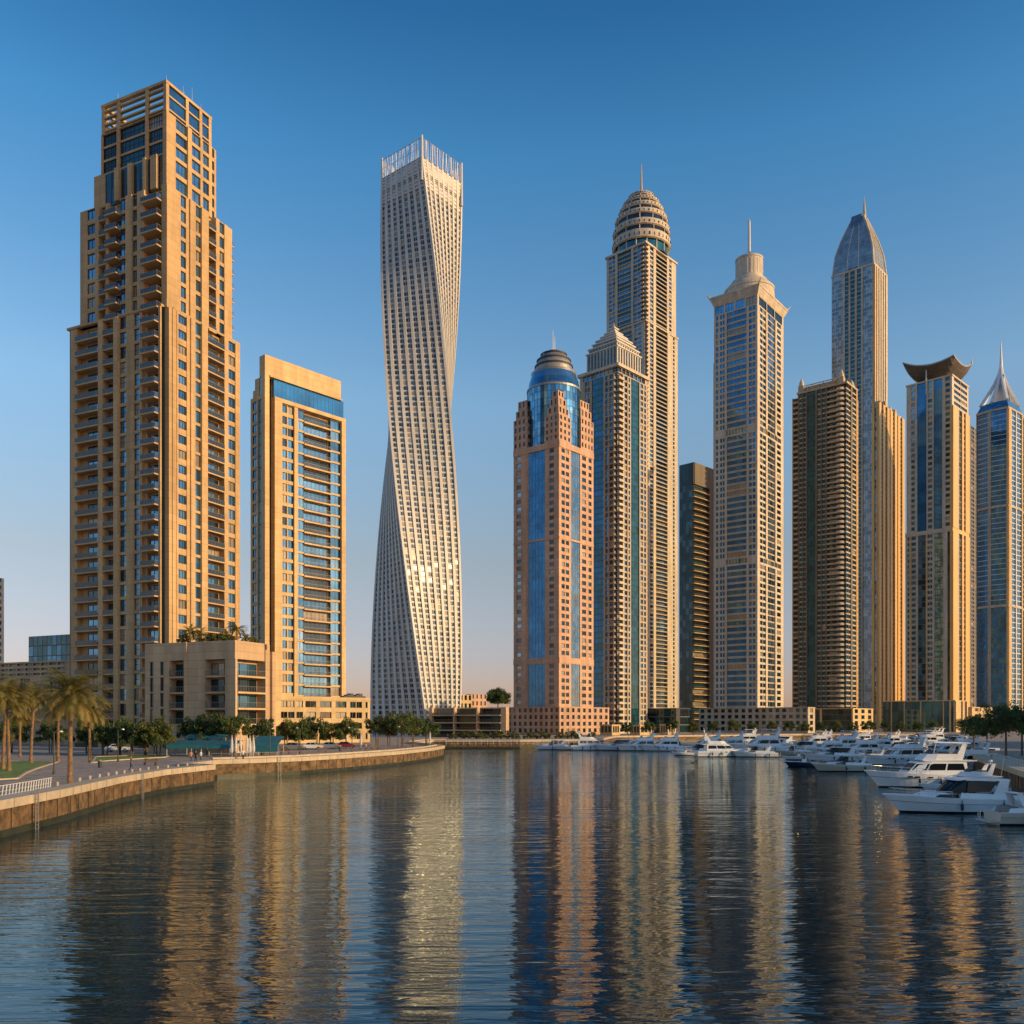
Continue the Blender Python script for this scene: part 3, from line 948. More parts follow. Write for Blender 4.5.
# pink granite tower with the glass drum
t = Tower('granite_tower', 'pink granite tower with blue glass drum and small grey dome', 559, 400, 40, wall='pink')
V = dict(sp=.34, top=.1, nm=0, g=GD, dep=.3)
zP, zb1, zb2 = 9.5, t.zc(663), t.zc(657)
lmid = [('W', 554), ('V', 549.5, dict(V, n=1)), ('W', 545), ('G', 528.5, dict(g=GV, pw=1.9, lm='g_bright2', lh=.5)), ('W', 527), ('P', 526, dict(p=.2)), ('W', 521), ('V', 516.5, dict(V, g=('g_pale', 'g_blue3', 'g_dark'))), ('W', 513.6)]
rmid = [('W', 561.5), ('V', 569, dict(V, n=2, gap=.8)), ('W', 571), ('G', 580, dict(g=('g_blue3', 'g_pale', 'g_blue'), pw=1.9, lm='g_pale', lh=.5)), ('W', 582), ('V', 586, V), ('W', 588.5), ('V', 591.5, V), ('W', 593.5)]
t.section(zP, zb1, 3.3, rmid, lmid, T=.9)
t.section(zb1, zb2, 3.3, [('W', 593.5, dict(p=.25))], [('W', 513.6, dict(p=.25))], T=.9)
zq = [t.zc(538), t.zc(536)]
t.section(zb2, zq[0], 3.3, rmid, lmid, T=.9)
t.section(zq[0], zq[1], 1, [('W', 593.5, dict(p=.2))], [('W', 513.6, dict(p=.2))], T=.9)
zc1, zc2 = t.zc(446), t.zc(440)
t.section(zq[1], zc1, 3.3, rmid, lmid, T=.9)
t.section(zc1, zc2, 3, [('W', 593.5, dict(p=.25))], [('W', 513.6, dict(p=.25))], T=.9)
DR, DL = t.sr(593.5), t.sl(513.6)
cxl, cyl = DR * .5, DL * .5
# stepped corner turrets
def turret(x0, x1, y0, y1, pys):
    z = zc2
    for i, py in enumerate(pys):
        zt = t.zc(py, (x0 + x1) / 2, (y0 + y1) / 2)
        k = .75 * i
        t.face((x0 + k, y0 + k), (1, 0), (0, -1), cols2(x1 - x0 - 2 * k), z, zt, 3.3, .5, 'pink')
        t.face((x0 + k, y0 + k + .5), (0, 1), (-1, 0), cols2(y1 - y0 - 2 * k - .5), z, zt, 3.3, .5, 'pink')
        t.w.box(x0 + k + .5, x1 - k, y0 + k + .5, y1 - k, z, zt - .05, 'pink')
        z = zt
def cols2(W, wf=.45):
    n = max(1, round(W / 2.6))
    w = W / n
    out = []
    for i in range(n):
        out += [('W', w * (i + .5 - wf / 2)), ('V', w * (i + .5 + wf / 2), V)]
    return out + [('W', W)]
sL, sR = t.sl(545), t.sr(571)
turret(0, sR, 0, sL, [418, 409, 400, 392])
turret(0, sR, t.sl(527), DL, [422, 413, 403])
turret(t.sr(581), DR, 0, sL, [422, 412, 403])
turret(t.sr(581), DR, t.sl(527), DL, [422, 412, 403])
rad = 26.5 / F * (t.C.y + t.ur.y * cxl + t.ul.y * cyl)
YF = t.C.y + t.ur.y * cxl + t.ul.y * cyl
zf = lambda py, w: CH + (HZ - py) / F * (YF - w / F * YF) - t.zg
zt0, zt1 = zf(383, 26), zf(368, 22)
b = MB()
n = 44
z = zc2 - 2
lev = max(1, round((zt0 - z) / 3.3))
for i in range(lev):
    za, zb_ = z + (zt0 - z) * i / lev, z + (zt0 - z) * (i + 1) / lev
    for j in range(n):
        a0, a1 = 2 * math.pi * j / n, 2 * math.pi * (j + 1) / n
        b.add([(cxl + rad * math.cos(a), cyl + rad * math.sin(a), q) for q in (za, zb_) for a in (a0, a1)], [(0, 1, 3, 2)], GB[min(2, int(random.random() ** 1.6 * 3))])
    b.lathe([(rad + .1, za), (rad + .1, za + .35)], 'g_blue2', cxl, cyl, n)
for j in range(n):
    a = 2 * math.pi * j / n
    b.tube((cxl + rad * math.cos(a), cyl + rad * math.sin(a), z), (cxl + rad * math.cos(a), cyl + rad * math.sin(a), zt0), .09, 'g_dark2', n=4)
b.build('glass_drum', t.root)
b = MB()
b.lathe([(rad + .25, zt0 - .4), (rad + .25, zt0 + .5), (rad * .97, zt0 + 1.5, 'g_blue'), (rad * .93, zt0 + 4, 'g_blue2'), (rad * .84, zt1, 'g_blue'), (rad * .84, zt1 + .1), (rad * .86, zt1 + .8)], 'steel', cxl, cyl, n)
b.build('glass_shoulder', t.root)
b = MB()
h = zf(348, 6) - zt1
b.lathe([(rad * .86, zt1 + .8), (rad * .72, zt1 + .9)] + [(rad * .72 * math.cos(a * math.pi / 16), zt1 + .9 + (h - .9) * math.sin(a * math.pi / 16)) for a in range(1, 8)] + [(.1, zt1 + h)], 'steel', cxl, cyl, n)
for q in (.25, .5, .75):
    rr = rad * .72 * math.sqrt(1 - q * q)
    b.lathe([(rr + .35, zt1 + .9 + (h - .9) * q), (rr + .35, zt1 + 1.5 + (h - .9) * q), (rr - .6, zt1 + 1.6 + (h - .9) * q)], 'dark', cxl, cyl, n)
b.build('dome', t.root)
for dx in (-.7, .7):
    b = MB(); b.tube((cxl + dx, cyl, zt1 + h - .5), (cxl + dx, cyl, t.zc(331 if dx < 0 else 336, cxl, cyl)), .22, 'steel', .1); b.build('mast', t.root)
t.done()
podium(559.5, 391, 40, 507, 609, 706.5, 'pink granite podium with small square windows and lit right side', 'pink',
       cols(559.5, 507, 10, 'V', .5, sp=.35, nm=0, g=GD), cols(559.5, 609, 9, 'V', .5, sp=.35, nm=0, g=GD), 2.9, .7)

# teal and beige tower with stepped crown
t = Tower('stepped_crown_tower', 'beige and teal tower with curved corner balconies and stepped pyramid crown', 618, 440, 42, wall='beige')
zT = t.zc(372)
V = dict(sp=.24, top=.06, nm=0, g=('g_blue2', 'g_dark', 'g_dark'), dep=.3)
cb = dict(proj=.9, rail='solid', par=.9, sm='pale', g=GD, curve=.5, dw=.8)
t.section(0, zT, 2.95,
   [('B', 623, dict(cb, curve=0)), ('W', 624.5), ('V', 627, V), ('P', 628, dict(p=.3)), ('V', 630, V), ('W', 631), ('G', 639, dict(g=GT, pw=1.8, lm='g_teal2', lh=.6)), ('P', 640, dict(p=.3)), ('V', 643, V), ('W', 644), ('V', 646, V), ('W', 647.5)],
   [('B', 614.3, cb), ('W', 613), ('V', 609.5, V), ('P', 608.5, dict(p=.2)), ('V', 605.5, V), ('P', 604, dict(p=.4)), ('G', 592, dict(g=('g_bright2', 'g_teal', 'g_teal'), pw=1.9, lm='g_teal2', lh=.7)), ('P', 590.5, dict(p=.4)), ('V', 585, dict(V, n=2, gap=.5)), ('W', 583), ('W', 580)], T=1.0)
DR, DL = t.sr(647.5), t.sl(580)
z = zT
t.section(zT, t.zc(366), 3, [('V', 645, dict(V, n=7, sp=.15)), ('W', 647.5)], [('V', 583, dict(V, n=8, sp=.15)), ('W', 580)], T=1.0)
t.cornice(0, 0, DR, DL, t.zc(366), t.zc(363), 1.0, 'pale')
b = MB()
zz = t.zc(363)
cxl, cyl = DR / 2, DL / 2
for k, (f, py) in enumerate(((.80, 356), (.74, 351), (.62, 346), (.52, 342), (.38, 338), (.24, 334), (.12, 329))):
    z2 = t.zc(py, cxl, cyl)
    b.box(cxl - DR / 2 * f, cxl + DR / 2 * f, cyl - DL / 2 * f, cyl + DL / 2 * f, zz, z2 - .6, 'pale')
    b.box(cxl - DR / 2 * f - .5, cxl + DR / 2 * f + .5, cyl - DL / 2 * f - .5, cyl + DL / 2 * f + .5, z2 - .6, z2, 'silver')
    if k < 3:
        nn = 9
        for j in range(nn):
            q = -.85 + 1.7 * j / (nn - 1)
            b.box(cxl - DR / 2 * f - .15, cxl - DR / 2 * f - .003, cyl + DL / 2 * f * q - .5, cyl + DL / 2 * f * q + .5, zz + .4, z2 - 1, 'g_dark')
            b.box(cxl + DR / 2 * f * q - .5, cxl + DR / 2 * f * q + .5, cyl - DL / 2 * f - .15, cyl - DL / 2 * f - .003, zz + .4, z2 - 1, 'g_dark')
    zz = z2
b.build('stepped_crown', t.root)
b = MB(); b.lathe([(1.0, zz), (.8, zz + 1.2), (.3, zz + 1.6), (.05, t.zc(322, cxl, cyl))], 'pale', cxl, cyl, 10); b.build('finial', t.root)
t.done()

# tallest tower with ringed dome
t = Tower('domed_tower', 'tallest ivory tower with banded drum, ribbed dome and needle', 645.5, 664, 42, wall='pale')
V = dict(sp=.25, top=.06, nm=0, g=('g_blue2', 'g_dark', 'g_bright2'), dep=.3)
zU, zT = t.zc(322), t.zc(243)
dk = dict(sp=.24, top=.02, nm=4, g=('g_teal', 'g_teal2', 'g_blue2'), dep=.5, sm='beige')
wt = dict(proj=.4, rail='solid', par=.55, sm='dark', pm='pale', g=GP, dw=.95, th=.5)
cb = dict(proj=1.0, rail='solid', par=.9, sm='pale', g=GD, dw=.8)
lowR = [('B', 648, cb), ('W', 650), ('V', 653, V), ('P', 655.5, dict(p=.5)), ('B', 667, wt), ('P', 669, dict(p=.5)), ('W', 673), ('V', 674.6, V), ('W', 677.7)]
lowL = [('W', 641.5), ('V', 634.5, dict(V, n=2, gap=.4)), ('P', 632, dict(p=.5)), ('V', 617, dict(dk)), ('P', 615, dict(p=.5)), ('V', 609, dict(V, n=2, gap=.6)), ('W', 605)]
t.section(0, zU, 3.2, lowR, lowL, ox=-1.2, oy=-1.2, T=1.2)
t.cornice(-1.2, -1.2, t.sr(677.7, -1.2, -1.2), t.sl(605, -1.2, -1.2), zU, zU + 1.2, .6, 'pale')
t.section(zU, zT, 3.2,
   [('B', 648, cb), ('W', 650), ('V', 653, V), ('P', 655.5, dict(p=.5)), ('B', 666.5, wt), ('P', 668.5, dict(p=.5)), ('V', 671.5, V), ('W', 676)],
   [('B', 641.2, cb), ('V', 633.5, dict(V, n=2, gap=.4)), ('P', 631.5, dict(p=.5)), ('V', 617.6, dk), ('P', 615.5, dict(p=.5)), ('V', 609, dict(V, n=2, gap=.6)), ('W', 606.5)], T=1.2)
DR, DL = t.sr(676), t.sl(606.5)
t.cornice(0, 0, DR, DL, zT, zT + 1.5, .9, 'pale')
cxl, cyl = DR / 2, DL / 2
Yc = t.C.y + t.ur.y * cxl + t.ul.y * cyl
pr = lambda w: w / F * Yc
zz = lambda py: t.zc(py, cxl, cyl)
b = MB()
zdr = CH + (HZ - 237) / F * (Yc - pr(27)) - t.zg
b.lathe([(pr(26), zT + 1), (pr(26), zdr)], 'g_teal', cxl, cyl, 48)
for j in range(16):
    a = 2 * math.pi * j / 16
    b.tube((cxl + pr(26.2) * math.cos(a), cyl + pr(26.2) * math.sin(a), zT + 1.5), (cxl + pr(26.2) * math.cos(a), cyl + pr(26.2) * math.sin(a), zdr), .5, 'pale')
b.build('drum', t.root)
b = MB()
tiers = [(28.8, 236, 227.5), (28.2, 222.5, 216.5), (26, 211, 206.5), (22.5, 203, 199.5), (18.5, 196.8, 194.2), (13, 192.3, 190)]
_zz, zw = zz, (lambda py, w: CH + (HZ - py) / F * (Yc - pr(w)) - t.zg)
for k, (w, a, c) in enumerate(tiers):
    nx = tiers[k + 1][0] if k + 1 < len(tiers) else 6
    za_, zc_ = zw(a, w), zw(c, w)
    zn_ = zw(tiers[k + 1][1], nx) if k + 1 < len(tiers) else zc_ + 1.5
    b.lathe([(pr(w * .95), za_ - .4), (pr(w), za_ + .3), (pr(w), zc_ - .6), (pr(w * .985), zc_), (pr(nx * .95), zc_ + .3), (pr(nx * .93), zn_ + .3, 'g_dark')], 'pale', cxl, cyl, 48)
    for j in range(36):
        q = 2 * math.pi * j / 36
        cq, sq = math.cos(q), math.sin(q)
        h_ = zc_ - za_
        b.tube((cxl + pr(w) * cq, cyl + pr(w) * sq, za_ + h_ * .25), (cxl + pr(w) * cq, cyl + pr(w) * sq, za_ + h_ * .62), .5 if j % 2 else .3, 'g_dark', n=4)
        if j % 3 == 0:
            b.tube((cxl + pr(nx * .95) * cq, cyl + pr(nx * .95) * sq, zc_), (cxl + pr(nx * .95) * cq, cyl + pr(nx * .95) * sq, zn_ + .3), .35, 'pale', n=4)
zt_ = zw(190, 13)
b.lathe([(pr(10), zt_ + .3), (pr(8), zt_ + 1.6), (pr(3), zt_ + 2.4), (pr(1.5), zt_ + 4)], 'pale', cxl, cyl, 32)
b.build('dome', t.root)
b = MB(); b.tube((cxl, cyl, zt_ + 2), (cxl, cyl, zz(164)), .95, 'cream', .25, n=8); b.build('spire', t.root)
t.done()
podium(676, 452, 42, 601, 690, 708, 'dark glass podium block behind the centre yachts', 'dark',
       [('G', 601, dict(g=GD, pw=2.4, lm='brown', lh=.4))], [('W', 680), ('G', 690, dict(g=GD, lm='brown', lh=.4))], 3.6, .6, 'glass_building')

# dark block between
t = Tower('dark_tower', 'dark flat topped tower with thin amber balcony edges, squeezed between two pale towers', 693.5, 540, 44, wall='dark')
zT = t.zc(462)
t.section(0, zT - 13, 3.7, [('B', 709, dict(proj=.7, sm='cream', rail='bar', g=GD, curve=.5, dw=.95, th=.4)), ('P', 713, dict(p=.4, m='brown'))], [('G', 679, dict(g=('g_dark2', 'g_dark2', 'g_dark'), lh=0, pw=2.5))], T=1.0)
t.section(zT - 13, zT, 13, [('W', 694.5, dict(m='dark')), ('W', 709, dict(m='brown', p=.3)), ('P', 713, dict(p=.4, m='brown'))], [('G', 679, dict(g=('g_dark2', 'g_dark2', 'g_dark'), lh=0, pw=2.5))], T=1.0)
t.done()

# ivory tower with flared cornice and round lantern
t = Tower('cornice_tower', 'ivory grid tower with flared cornice, round lantern and mast', 757.5, 480, 38, wall='pale')
V = dict(sp=.30, top=.06, nm=0, g=GV, dep=.3)
Vd = dict(V, g=GD)
LB = dict(sp=.34, top=.02, nm=4, g=('g_bright', 'g_bright2', 'g_blue2'), dep=.3, sm='beige')
Lb = lambda vv: [('W', 755.5), ('V', 749, dict(vv, n=2, gap=.35)), ('P', 746.8, dict(p=.4)), ('V', 727, LB), ('P', 725, dict(p=.4)), ('V', 720, dict(vv, n=2, gap=.4)), ('W', 718.2), ('V', 716, vv), ('W', 714)]
Rb = [('W', 760), ('V', 765.5, dict(Vd, n=2, gap=.5)), ('P', 767, dict(p=.4)), ('G', 774.8, dict(g=GP, pw=1.6, lm='beige', lh=.7)), ('P', 776.3, dict(p=.4)), ('V', 780.8, dict(Vd)), ('W', 783.5)]
z0 = 0
for py0, py1 in ((563, 556), (431, 424), (304, None)):
    z1 = t.zc(py0)
    t.section(z0, z1, 3.35, Rb, Lb(V), T=1.1)
    if py1:
        z2 = t.zc(py1)
        t.section(z1, z2, 4, [('W', 760), ('V', 781, dict(n=6, g=GP, sp=.3, nm=1)), ('W', 783.5)], [('W', 747), ('V', 726, dict(n=7, g=GP, sp=.25, nm=1)), ('W', 714)], T=1.1)
        z0 = z2
zt = t.zc(304)
DR, DL = t.sr(783.5), t.sl(714)
t.section(zt, t.zc(294), 5.2, [('W', 759), ('V', 782, dict(n=3, sp=.1, g=GD, gap=.7)), ('W', 783.5)], [('W', 756), ('V', 715, dict(n=4, sp=.1, g=GB, gap=.8, nm=2)), ('W', 714)], T=1.1)
za, zb = t.zc(294), t.zc(285)
rect = lambda p: [(-p, -p), (DR + p, -p), (DR + p, DL + p), (-p, DL + p)]
b = MB()
b.prism(rect(.1), za, zb - 1.0, 'pale', rect(1.7))
b.prism(rect(1.9), zb - 1.0, zb, 'pale')
for (x, y) in rect(1.6):
    b.tube((x, y, zb), (x + (1 if x > 0 else -1) * 1.6, y + (1 if y > 0 else -1) * 1.6, zb + 2.2), .6, 'pale', .1, n=5)
b.build('cornice', t.root)
cxl, cyl = DR / 2, DL / 2
Yc = t.C.y + t.ur.y * cxl + t.ul.y * cyl
pr = lambda w: w / F * Yc
zz = lambda py: t.zc(py, cxl, cyl)
b = MB()
zw = lambda py, w: CH + (HZ - py) / F * (Yc - pr(w)) - t.zg
b.lathe([(pr(25), zb), (pr(24), zw(282, 24)), (pr(24.6), zw(282, 24) + .2), (pr(24.6), zw(279.5, 24)), (pr(21), zw(277, 21)), (pr(18), zw(276, 18)), (pr(17.5), zw(274.5, 17)), (pr(13.5), zw(274, 13))], 'pale', cxl, cyl, 48)
for j in range(28):
    q = 2 * math.pi * j / 28
    b.tube((cxl + pr(24.4) * math.cos(q), cyl + pr(24.4) * math.sin(q), zb), (cxl + pr(23.6) * math.cos(q), cyl + pr(23.6) * math.sin(q), zw(283, 24)), .25, 'g_dark', n=4)
b.build('tier', t.root)
b = MB()
zl = zw(255, 13)
b.lathe([(pr(13.2), zw(274.5, 13)), (pr(13.2), zl), (pr(13.7), zl + .01), (pr(13.7), zl + 1), (pr(12), zl + 1.4), (.1, zl + 1.8)], 'pale', cxl, cyl, 40)
for j in range(24):
    q = 2 * math.pi * j / 24
    b.tube((cxl + pr(13.25) * math.cos(q), cyl + pr(13.25) * math.sin(q), zw(272, 13)), (cxl + pr(13.25) * math.cos(q), cyl + pr(13.25) * math.sin(q), zl - 1), .16, 'silver', n=4)
b.build('lantern', t.root)
b = MB(); b.tube((cxl, cyl, zz(252)), (cxl, cyl, zz(222)), .85, 'silver', .75, n=8); b.tube((cxl, cyl, zz(222)), (cxl, cyl, zz(219)), .8, 'silver', .1, n=8); b.build('mast', t.root)
# set back wing on the left
t.face((6, DL), (0, 1), (-1, 0), [('V', 2.2, Vd), ('W', 3.2)], 0, t.zc(362, 6, DL), 3.35, .8, 'beige')
t.w.box(6.8, DR - 2, DL + .01, DL + 3.2, 0, t.zc(362, 6, DL) - .05, 'beige')
t.done()
podium(808, 462, 38, 699, 815, 707, 'long beige stone podium with grid of small windows behind the yachts', 'beige',
       cols(808, 699, 16, 'V', .55, sp=.35, nm=0, g=GD), [('W', 810), ('V', 813, dict(g=GD)), ('W', 815)], 3.1, .7)

# dark ribbed tower with rounded balcony corner
t = Tower('balcony_corner_tower', 'dark ribbed tower with rows of rounded corner balconies and small roof pinnacles', 846.5, 520, 40, wall='brown')
zT = t.zc(383)
V = dict(sp=.24, top=.05, nm=0, g=('g_teal', 'g_dark', 'g_teal2'), dep=.35, sm='beige', cur=.04)
cb = dict(proj=1.0, rail='solid', par=.85, sm='pale', g=GD, curve=1.4, dw=.8, th=.5)
t.section(0, zT, 2.95,
   [('V', 850.5, dict(V, n=2, gap=.25, g=GM)), ('P', 852, dict(p=.3)), ('V', 856, dict(V, n=1, g=GM)), ('P', 857, dict(p=.3, m='gold'))],
   [('B', 836.5, cb), ('B', 827, dict(proj=.4, rail='solid', par=.7, sm='beige', g=GD, dw=.95)), ('P', 825.8, dict(p=.4)), ('V', 822, V), ('P', 821, dict(p=.4)), ('V', 817.5, V), ('P', 815.5, dict(p=.5)), ('G', 807.5, dict(g=GT, pw=1.8, lm='g_teal2', lh=.6)), ('P', 806, dict(p=.5)), ('V', 803.5, V), ('P', 802.5, dict(p=.3)), ('V', 799.5, V), ('W', 797.8)], T=1.3)
DR, DL = t.sr(857), t.sl(797.8)
t.face((DR + .3, 1.5), (1, 0), (0, -1), [('V', 2.5, dict(V)), ('W', 3.2), ('V', 5.6, dict(V)), ('W', 6.2)], 0, t.zc(397, DR, 0), 3.3, .8, 'cream')
t.w.box(DR + .3, DR + 6.5, 2.3, DL - 3, 0, t.zc(397, DR, 0) - .05, 'brown')
t.face((2.5, DL + .3), (0, 1), (-1, 0), [('B', 3.6, dict(proj=.9, rail='solid', par=.85, sm='cream', g=GD)), ('W', 4.2)], 0, t.zc(396, 0, DL), 3.3, .8, 'beige')
t.w.box(3.3, DR - 3, DL + .3, DL + 4.2, 0, t.zc(396, 0, DL) - .05, 'brown')
t.cornice(0, 0, DR, DL, zT, zT + 1.2, .5, 'beige')
b = MB()
b.box(3, DR - 3, 5, DL - 2, zT + 1.2, zT + 4.5, 'beige')
for j in range(8):
    y = 5 + (DL - 7) * j / 7
    b.box(2.4, 2.9, y - .3, y + .3, zT + 1.2, zT + 4 + (j % 2), 'cream')
b.box(2.2, 2.95, 4.5, DL - 1.5, zT + 5.02, zT + 5.4, 'silver')
b.build('roof_pavilion', t.root)
for (x, y, h) in ((2.0, 3.5, 9.5), (2.0, DL - 1.5, 10.5), (DR - 2, 2.5, 7)):
    b = MB()
    b.box(x - 1.5, x + 1.5, y - 1.5, y + 1.5, zT + 1.2, zT + h * .5, 'beige')
    b.lathe([(1.5, zT + h * .5), (1.3, zT + h * .7), (.7, zT + h * .82), (.1, zT + h)], 'pale', x, y, 10)
    b.build('pinnacle', t.root)
t.done()
podium(853, 485, 40, 812, 873, 708, 'dark low block with a sunlit cream end beside the golden ribs', 'cream',
       [('W', 852), ('G', 822, dict(g=GD, pw=2.2, lm='brown')), ('P', 820, dict(p=.5)), ('G', 812, dict(g=GD))], cols(853, 873, 3, 'V', .5, sp=.3, nm=0, g=GD), 3.3, .7)

# glass tower with blade top, golden ribs below
t = Tower('needle_top_tower', 'slender steel grey glass tower with tapering faceted top and needle', 874, 740, 42, wall='pale')
V = dict(sp=.2, top=.05, nm=0, g=GD, dep=.35)
zT = t.zc(264)
rib = []
for k in range(6):
    a = 874 + 13 * k / 6
    rib += [('P', a + 1.1, dict(p=.9, m='pale' if k else 'cream')), ('V', a + 2.17, dict(V, g=GP))]
rib[-1] = ('P', 887, dict(p=.5))
gl = dict(g=('g_steel2', 'g_steel', 'g_steel'), pw=1.9, lm='silver', lh=.5)
t.section(0, zT, 3.7, rib, [('G', 863, gl), ('P', 861.3, dict(p=.6)), ('G', 857, dict(gl, g=GT)), ('P', 855, dict(p=.6)), ('G', 850.5, dict(gl, g=GT)), ('P', 848.8, dict(p=.6)), ('G', 845, dict(gl, g=GT)), ('P', 843.2, dict(p=.6)), ('G', 831.6, gl)], T=1.2)
DR, DL = t.sr(887), t.sl(831.6)
t.cornice(0, 0, DR, DL, zT, zT + 1.6, .3, 'pale')
cxl, cyl = DR / 2, DL / 2
zq = lambda py: t.zc(py, cxl, cyl)
lv = [(zT + 1.6, .97, .97), (zq(257), .86, .88), (zq(243), .68, .70), (zq(231), .47, .50), (zq(219), .24, .27)]
def rect_(sx, sy): return [(cxl - DR / 2 * sx, cyl - DL / 2 * sy), (cxl + DR / 2 * sx, cyl - DL / 2 * sy), (cxl + DR / 2 * sx, cyl + DL / 2 * sy), (cxl - DR / 2 * sx, cyl + DL / 2 * sy)]
b, rb_ = MB(), MB()
for (z0_, ax, ay), (z1_, bx_, by_) in zip(lv, lv[1:]):
    b.prism(rect_(ax, ay), z0_, z1_, 'g_steel', rect_(bx_, by_))
    A_, B_ = rect_(ax, ay), rect_(bx_, by_)
    for k in range(4):
        rb_.tube((*A_[k], z0_), (*B_[k], z1_), .8 if k < 2 else .5, 'pale', n=6)
    for q in (.25, .5, .75):
        rb_.tube((A_[0][0] + (A_[1][0] - A_[0][0]) * q, A_[0][1], z0_), (B_[0][0] + (B_[1][0] - B_[0][0]) * q, B_[0][1], z1_), .7, 'pale', n=5)
    for q in (.36, .64):
        rb_.tube((A_[0][0], A_[0][1] + (A_[3][1] - A_[0][1]) * q, z0_), (B_[0][0], B_[0][1] + (B_[3][1] - B_[0][1]) * q, z1_), .35, 'silver', n=5)
    for m_ in range(1, 4):
        f = m_ / 4
        lx = [(p[0] + (r_[0] - p[0]) * f, p[1] + (r_[1] - p[1]) * f) for p, r_ in zip(A_, B_)]
        rb_.tube((*lx[0], z0_ + (z1_ - z0_) * f), (*lx[3], z0_ + (z1_ - z0_) * f), .16, 'g_steel2', n=4)
# a darker notched panel in the middle of the shaded face
b.prism([(cxl - DR / 2 * .97 - .15, cyl - DL * .13), (cxl, cyl - DL * .13), (cxl, cyl + DL * .17), (cxl - DR / 2 * .97 - .15, cyl + DL * .17)], zT + 1.6, zq(217), 'g_steel2',
        [(cxl - DR / 2 * .30, cyl - DL * .10), (cxl, cyl - DL * .10), (cxl, cyl + DL * .14), (cxl - DR / 2 * .30, cyl + DL * .14)])
b.build('glass_crown', t.root)
rb_.build('crown_rib', t.root)['kind'] = 'stuff'
b = MB()
yb = cyl - DL * .12
b.tube((cxl, yb, zq(236)), (cxl, yb, zq(216)), 2.2, 'pale', 1.5, n=8)
b.tube((cxl, yb, zq(216)), (cxl, yb, zq(198)), 1.5, 'pale', .12, n=8)
b.build('spire', t.root)
t.done()
t = Tower('ribbed_tower', 'golden ribbed lower tower in front of the needle topped one', 879, 690, 42, wall='gold')
V = dict(sp=.12, top=.05, nm=0, g=GP, dep=.5, m='cream')
zT = t.zc(402)
rib = [('P', 881, dict(p=.4))]
for k in range(6):
    a = 881 + 22.5 * k / 6
    rib += [('V', a + 1.5, V), ('P', a + 3.75, dict(p=.9 if k % 2 else .5, m='gold'))]
t.section(0, zT, 3.7, rib, [('P', 876.5, dict(p=.5, m='cream')), ('V', 874.5, V), ('P', 872, dict(p=.4))], T=1.2)
DR, DL = t.sr(903.5), t.sl(872)
b = MB()
for k in range(5):
    x = DR * (.1 + .8 * k / 4)
    b.box(x - 1.2, x + 1.2, .5, 6, zT, zT + (2.5, 5, 3, 4, 1.5)[k], 'cream')
b.build('parapet', t.root)
t.done()

# blue glass tower with the upturned roof
t = Tower('upturned_roof_tower', 'vivid blue glass tower with gold corner piers and upturned pagoda roof', 952, 560, 45, wall='pale')
V = dict(sp=.34, top=.08, nm=0, g=GB, dep=.35)
z1, z2, zT = t.zc(531), t.zc(527), t.zc(375.5)
lowL = [('P', 950, dict(p=.2)), ('G', 947.5, dict(g=GD)), ('P', 943.5, dict(p=.4)), ('G', 934.5, dict(g=GB, pw=2, lm='brown', lh=.5)), ('P', 932.5, dict(p=.4)), ('V', 927.5, dict(V, n=2, gap=.3)), ('P', 926, dict(p=.4, m='cream')), ('G', 918, dict(g=GM, pw=2, lm='brown', lh=.5)), ('P', 916, dict(p=.4)), ('V', 911.5, dict(V)), ('P', 909.5, dict(p=.3, m='cream')), ('V', 907.5, V), ('W', 905.5)]
upL = [('P', 950, dict(p=.2)), ('V', 945.5, dict(V, g=GD)), ('P', 942.5, dict(p=.4)), ('G', 933.8, dict(g=GV, pw=50, lh=0, mul=False)), ('P', 932.5, dict(p=.4)), ('V', 928, dict(V, n=1)), ('P', 926.7, dict(p=.4)), ('G', 917.3, dict(g=GV, pw=50, lh=0, mul=False)), ('P', 915, dict(p=.4)), ('V', 911.3, V), ('W', 909), ('W', 906.5)]
RB = [('P', 957.5, dict(p=.8, m='gold')), ('G', 961.5, dict(g=GP, lm='cream')), ('P', 963, dict(p=.5, m='gold')), ('V', 964.5, dict(V, g=GP)), ('P', 968.5, dict(p=.8, m='gold'))]
RT = [('W', 954), ('V', 967, dict(n=2, sp=.4, g=GD, gap=.4)), ('W', 968.5)]
t.section(0, z1, 3.6, RB, lowL, T=1.2)
t.section(z1, z2, 3, [('W', 968.5, dict(p=.5, m='gold'))], [('W', 905.5, dict(p=.5))], T=1.2)
zm = t.zc(405)
t.section(z2, zm, 3.6, RB, upL, T=1.2)
t.section(zm, zT, 3.6, RT, upL, T=1.2)
DR, DL = t.sr(968.5), t.sl(906.5)
t.w.box(-.4, DR + .4, -.4, DL + .4, zT, zT + 1, 'pale')
b = MB()
N_ = 14
zed, zpk, zlf = t.zc(370.5, -2, DL / 2), t.zc(354, -2, -2), t.zc(362, -2, DL + 2)
o = 1.9
def roofz(u, v):                          # u, v in -1..1
    cpk = ((1 - u) / 2 * (1 - v) / 2) ** 1.6 * (zpk - zed)
    clf = ((1 - u) / 2 * (1 + v) / 2) ** 2.2 * (zlf - zed)
    crt = ((1 + u) / 2 * (1 - v) / 2) ** 2.2 * (zlf - zed)
    cbk = ((1 + u) / 2 * (1 + v) / 2) ** 2.2 * (zlf - zed)
    return zed + cpk + clf + crt + cbk
topv, botv = [], []
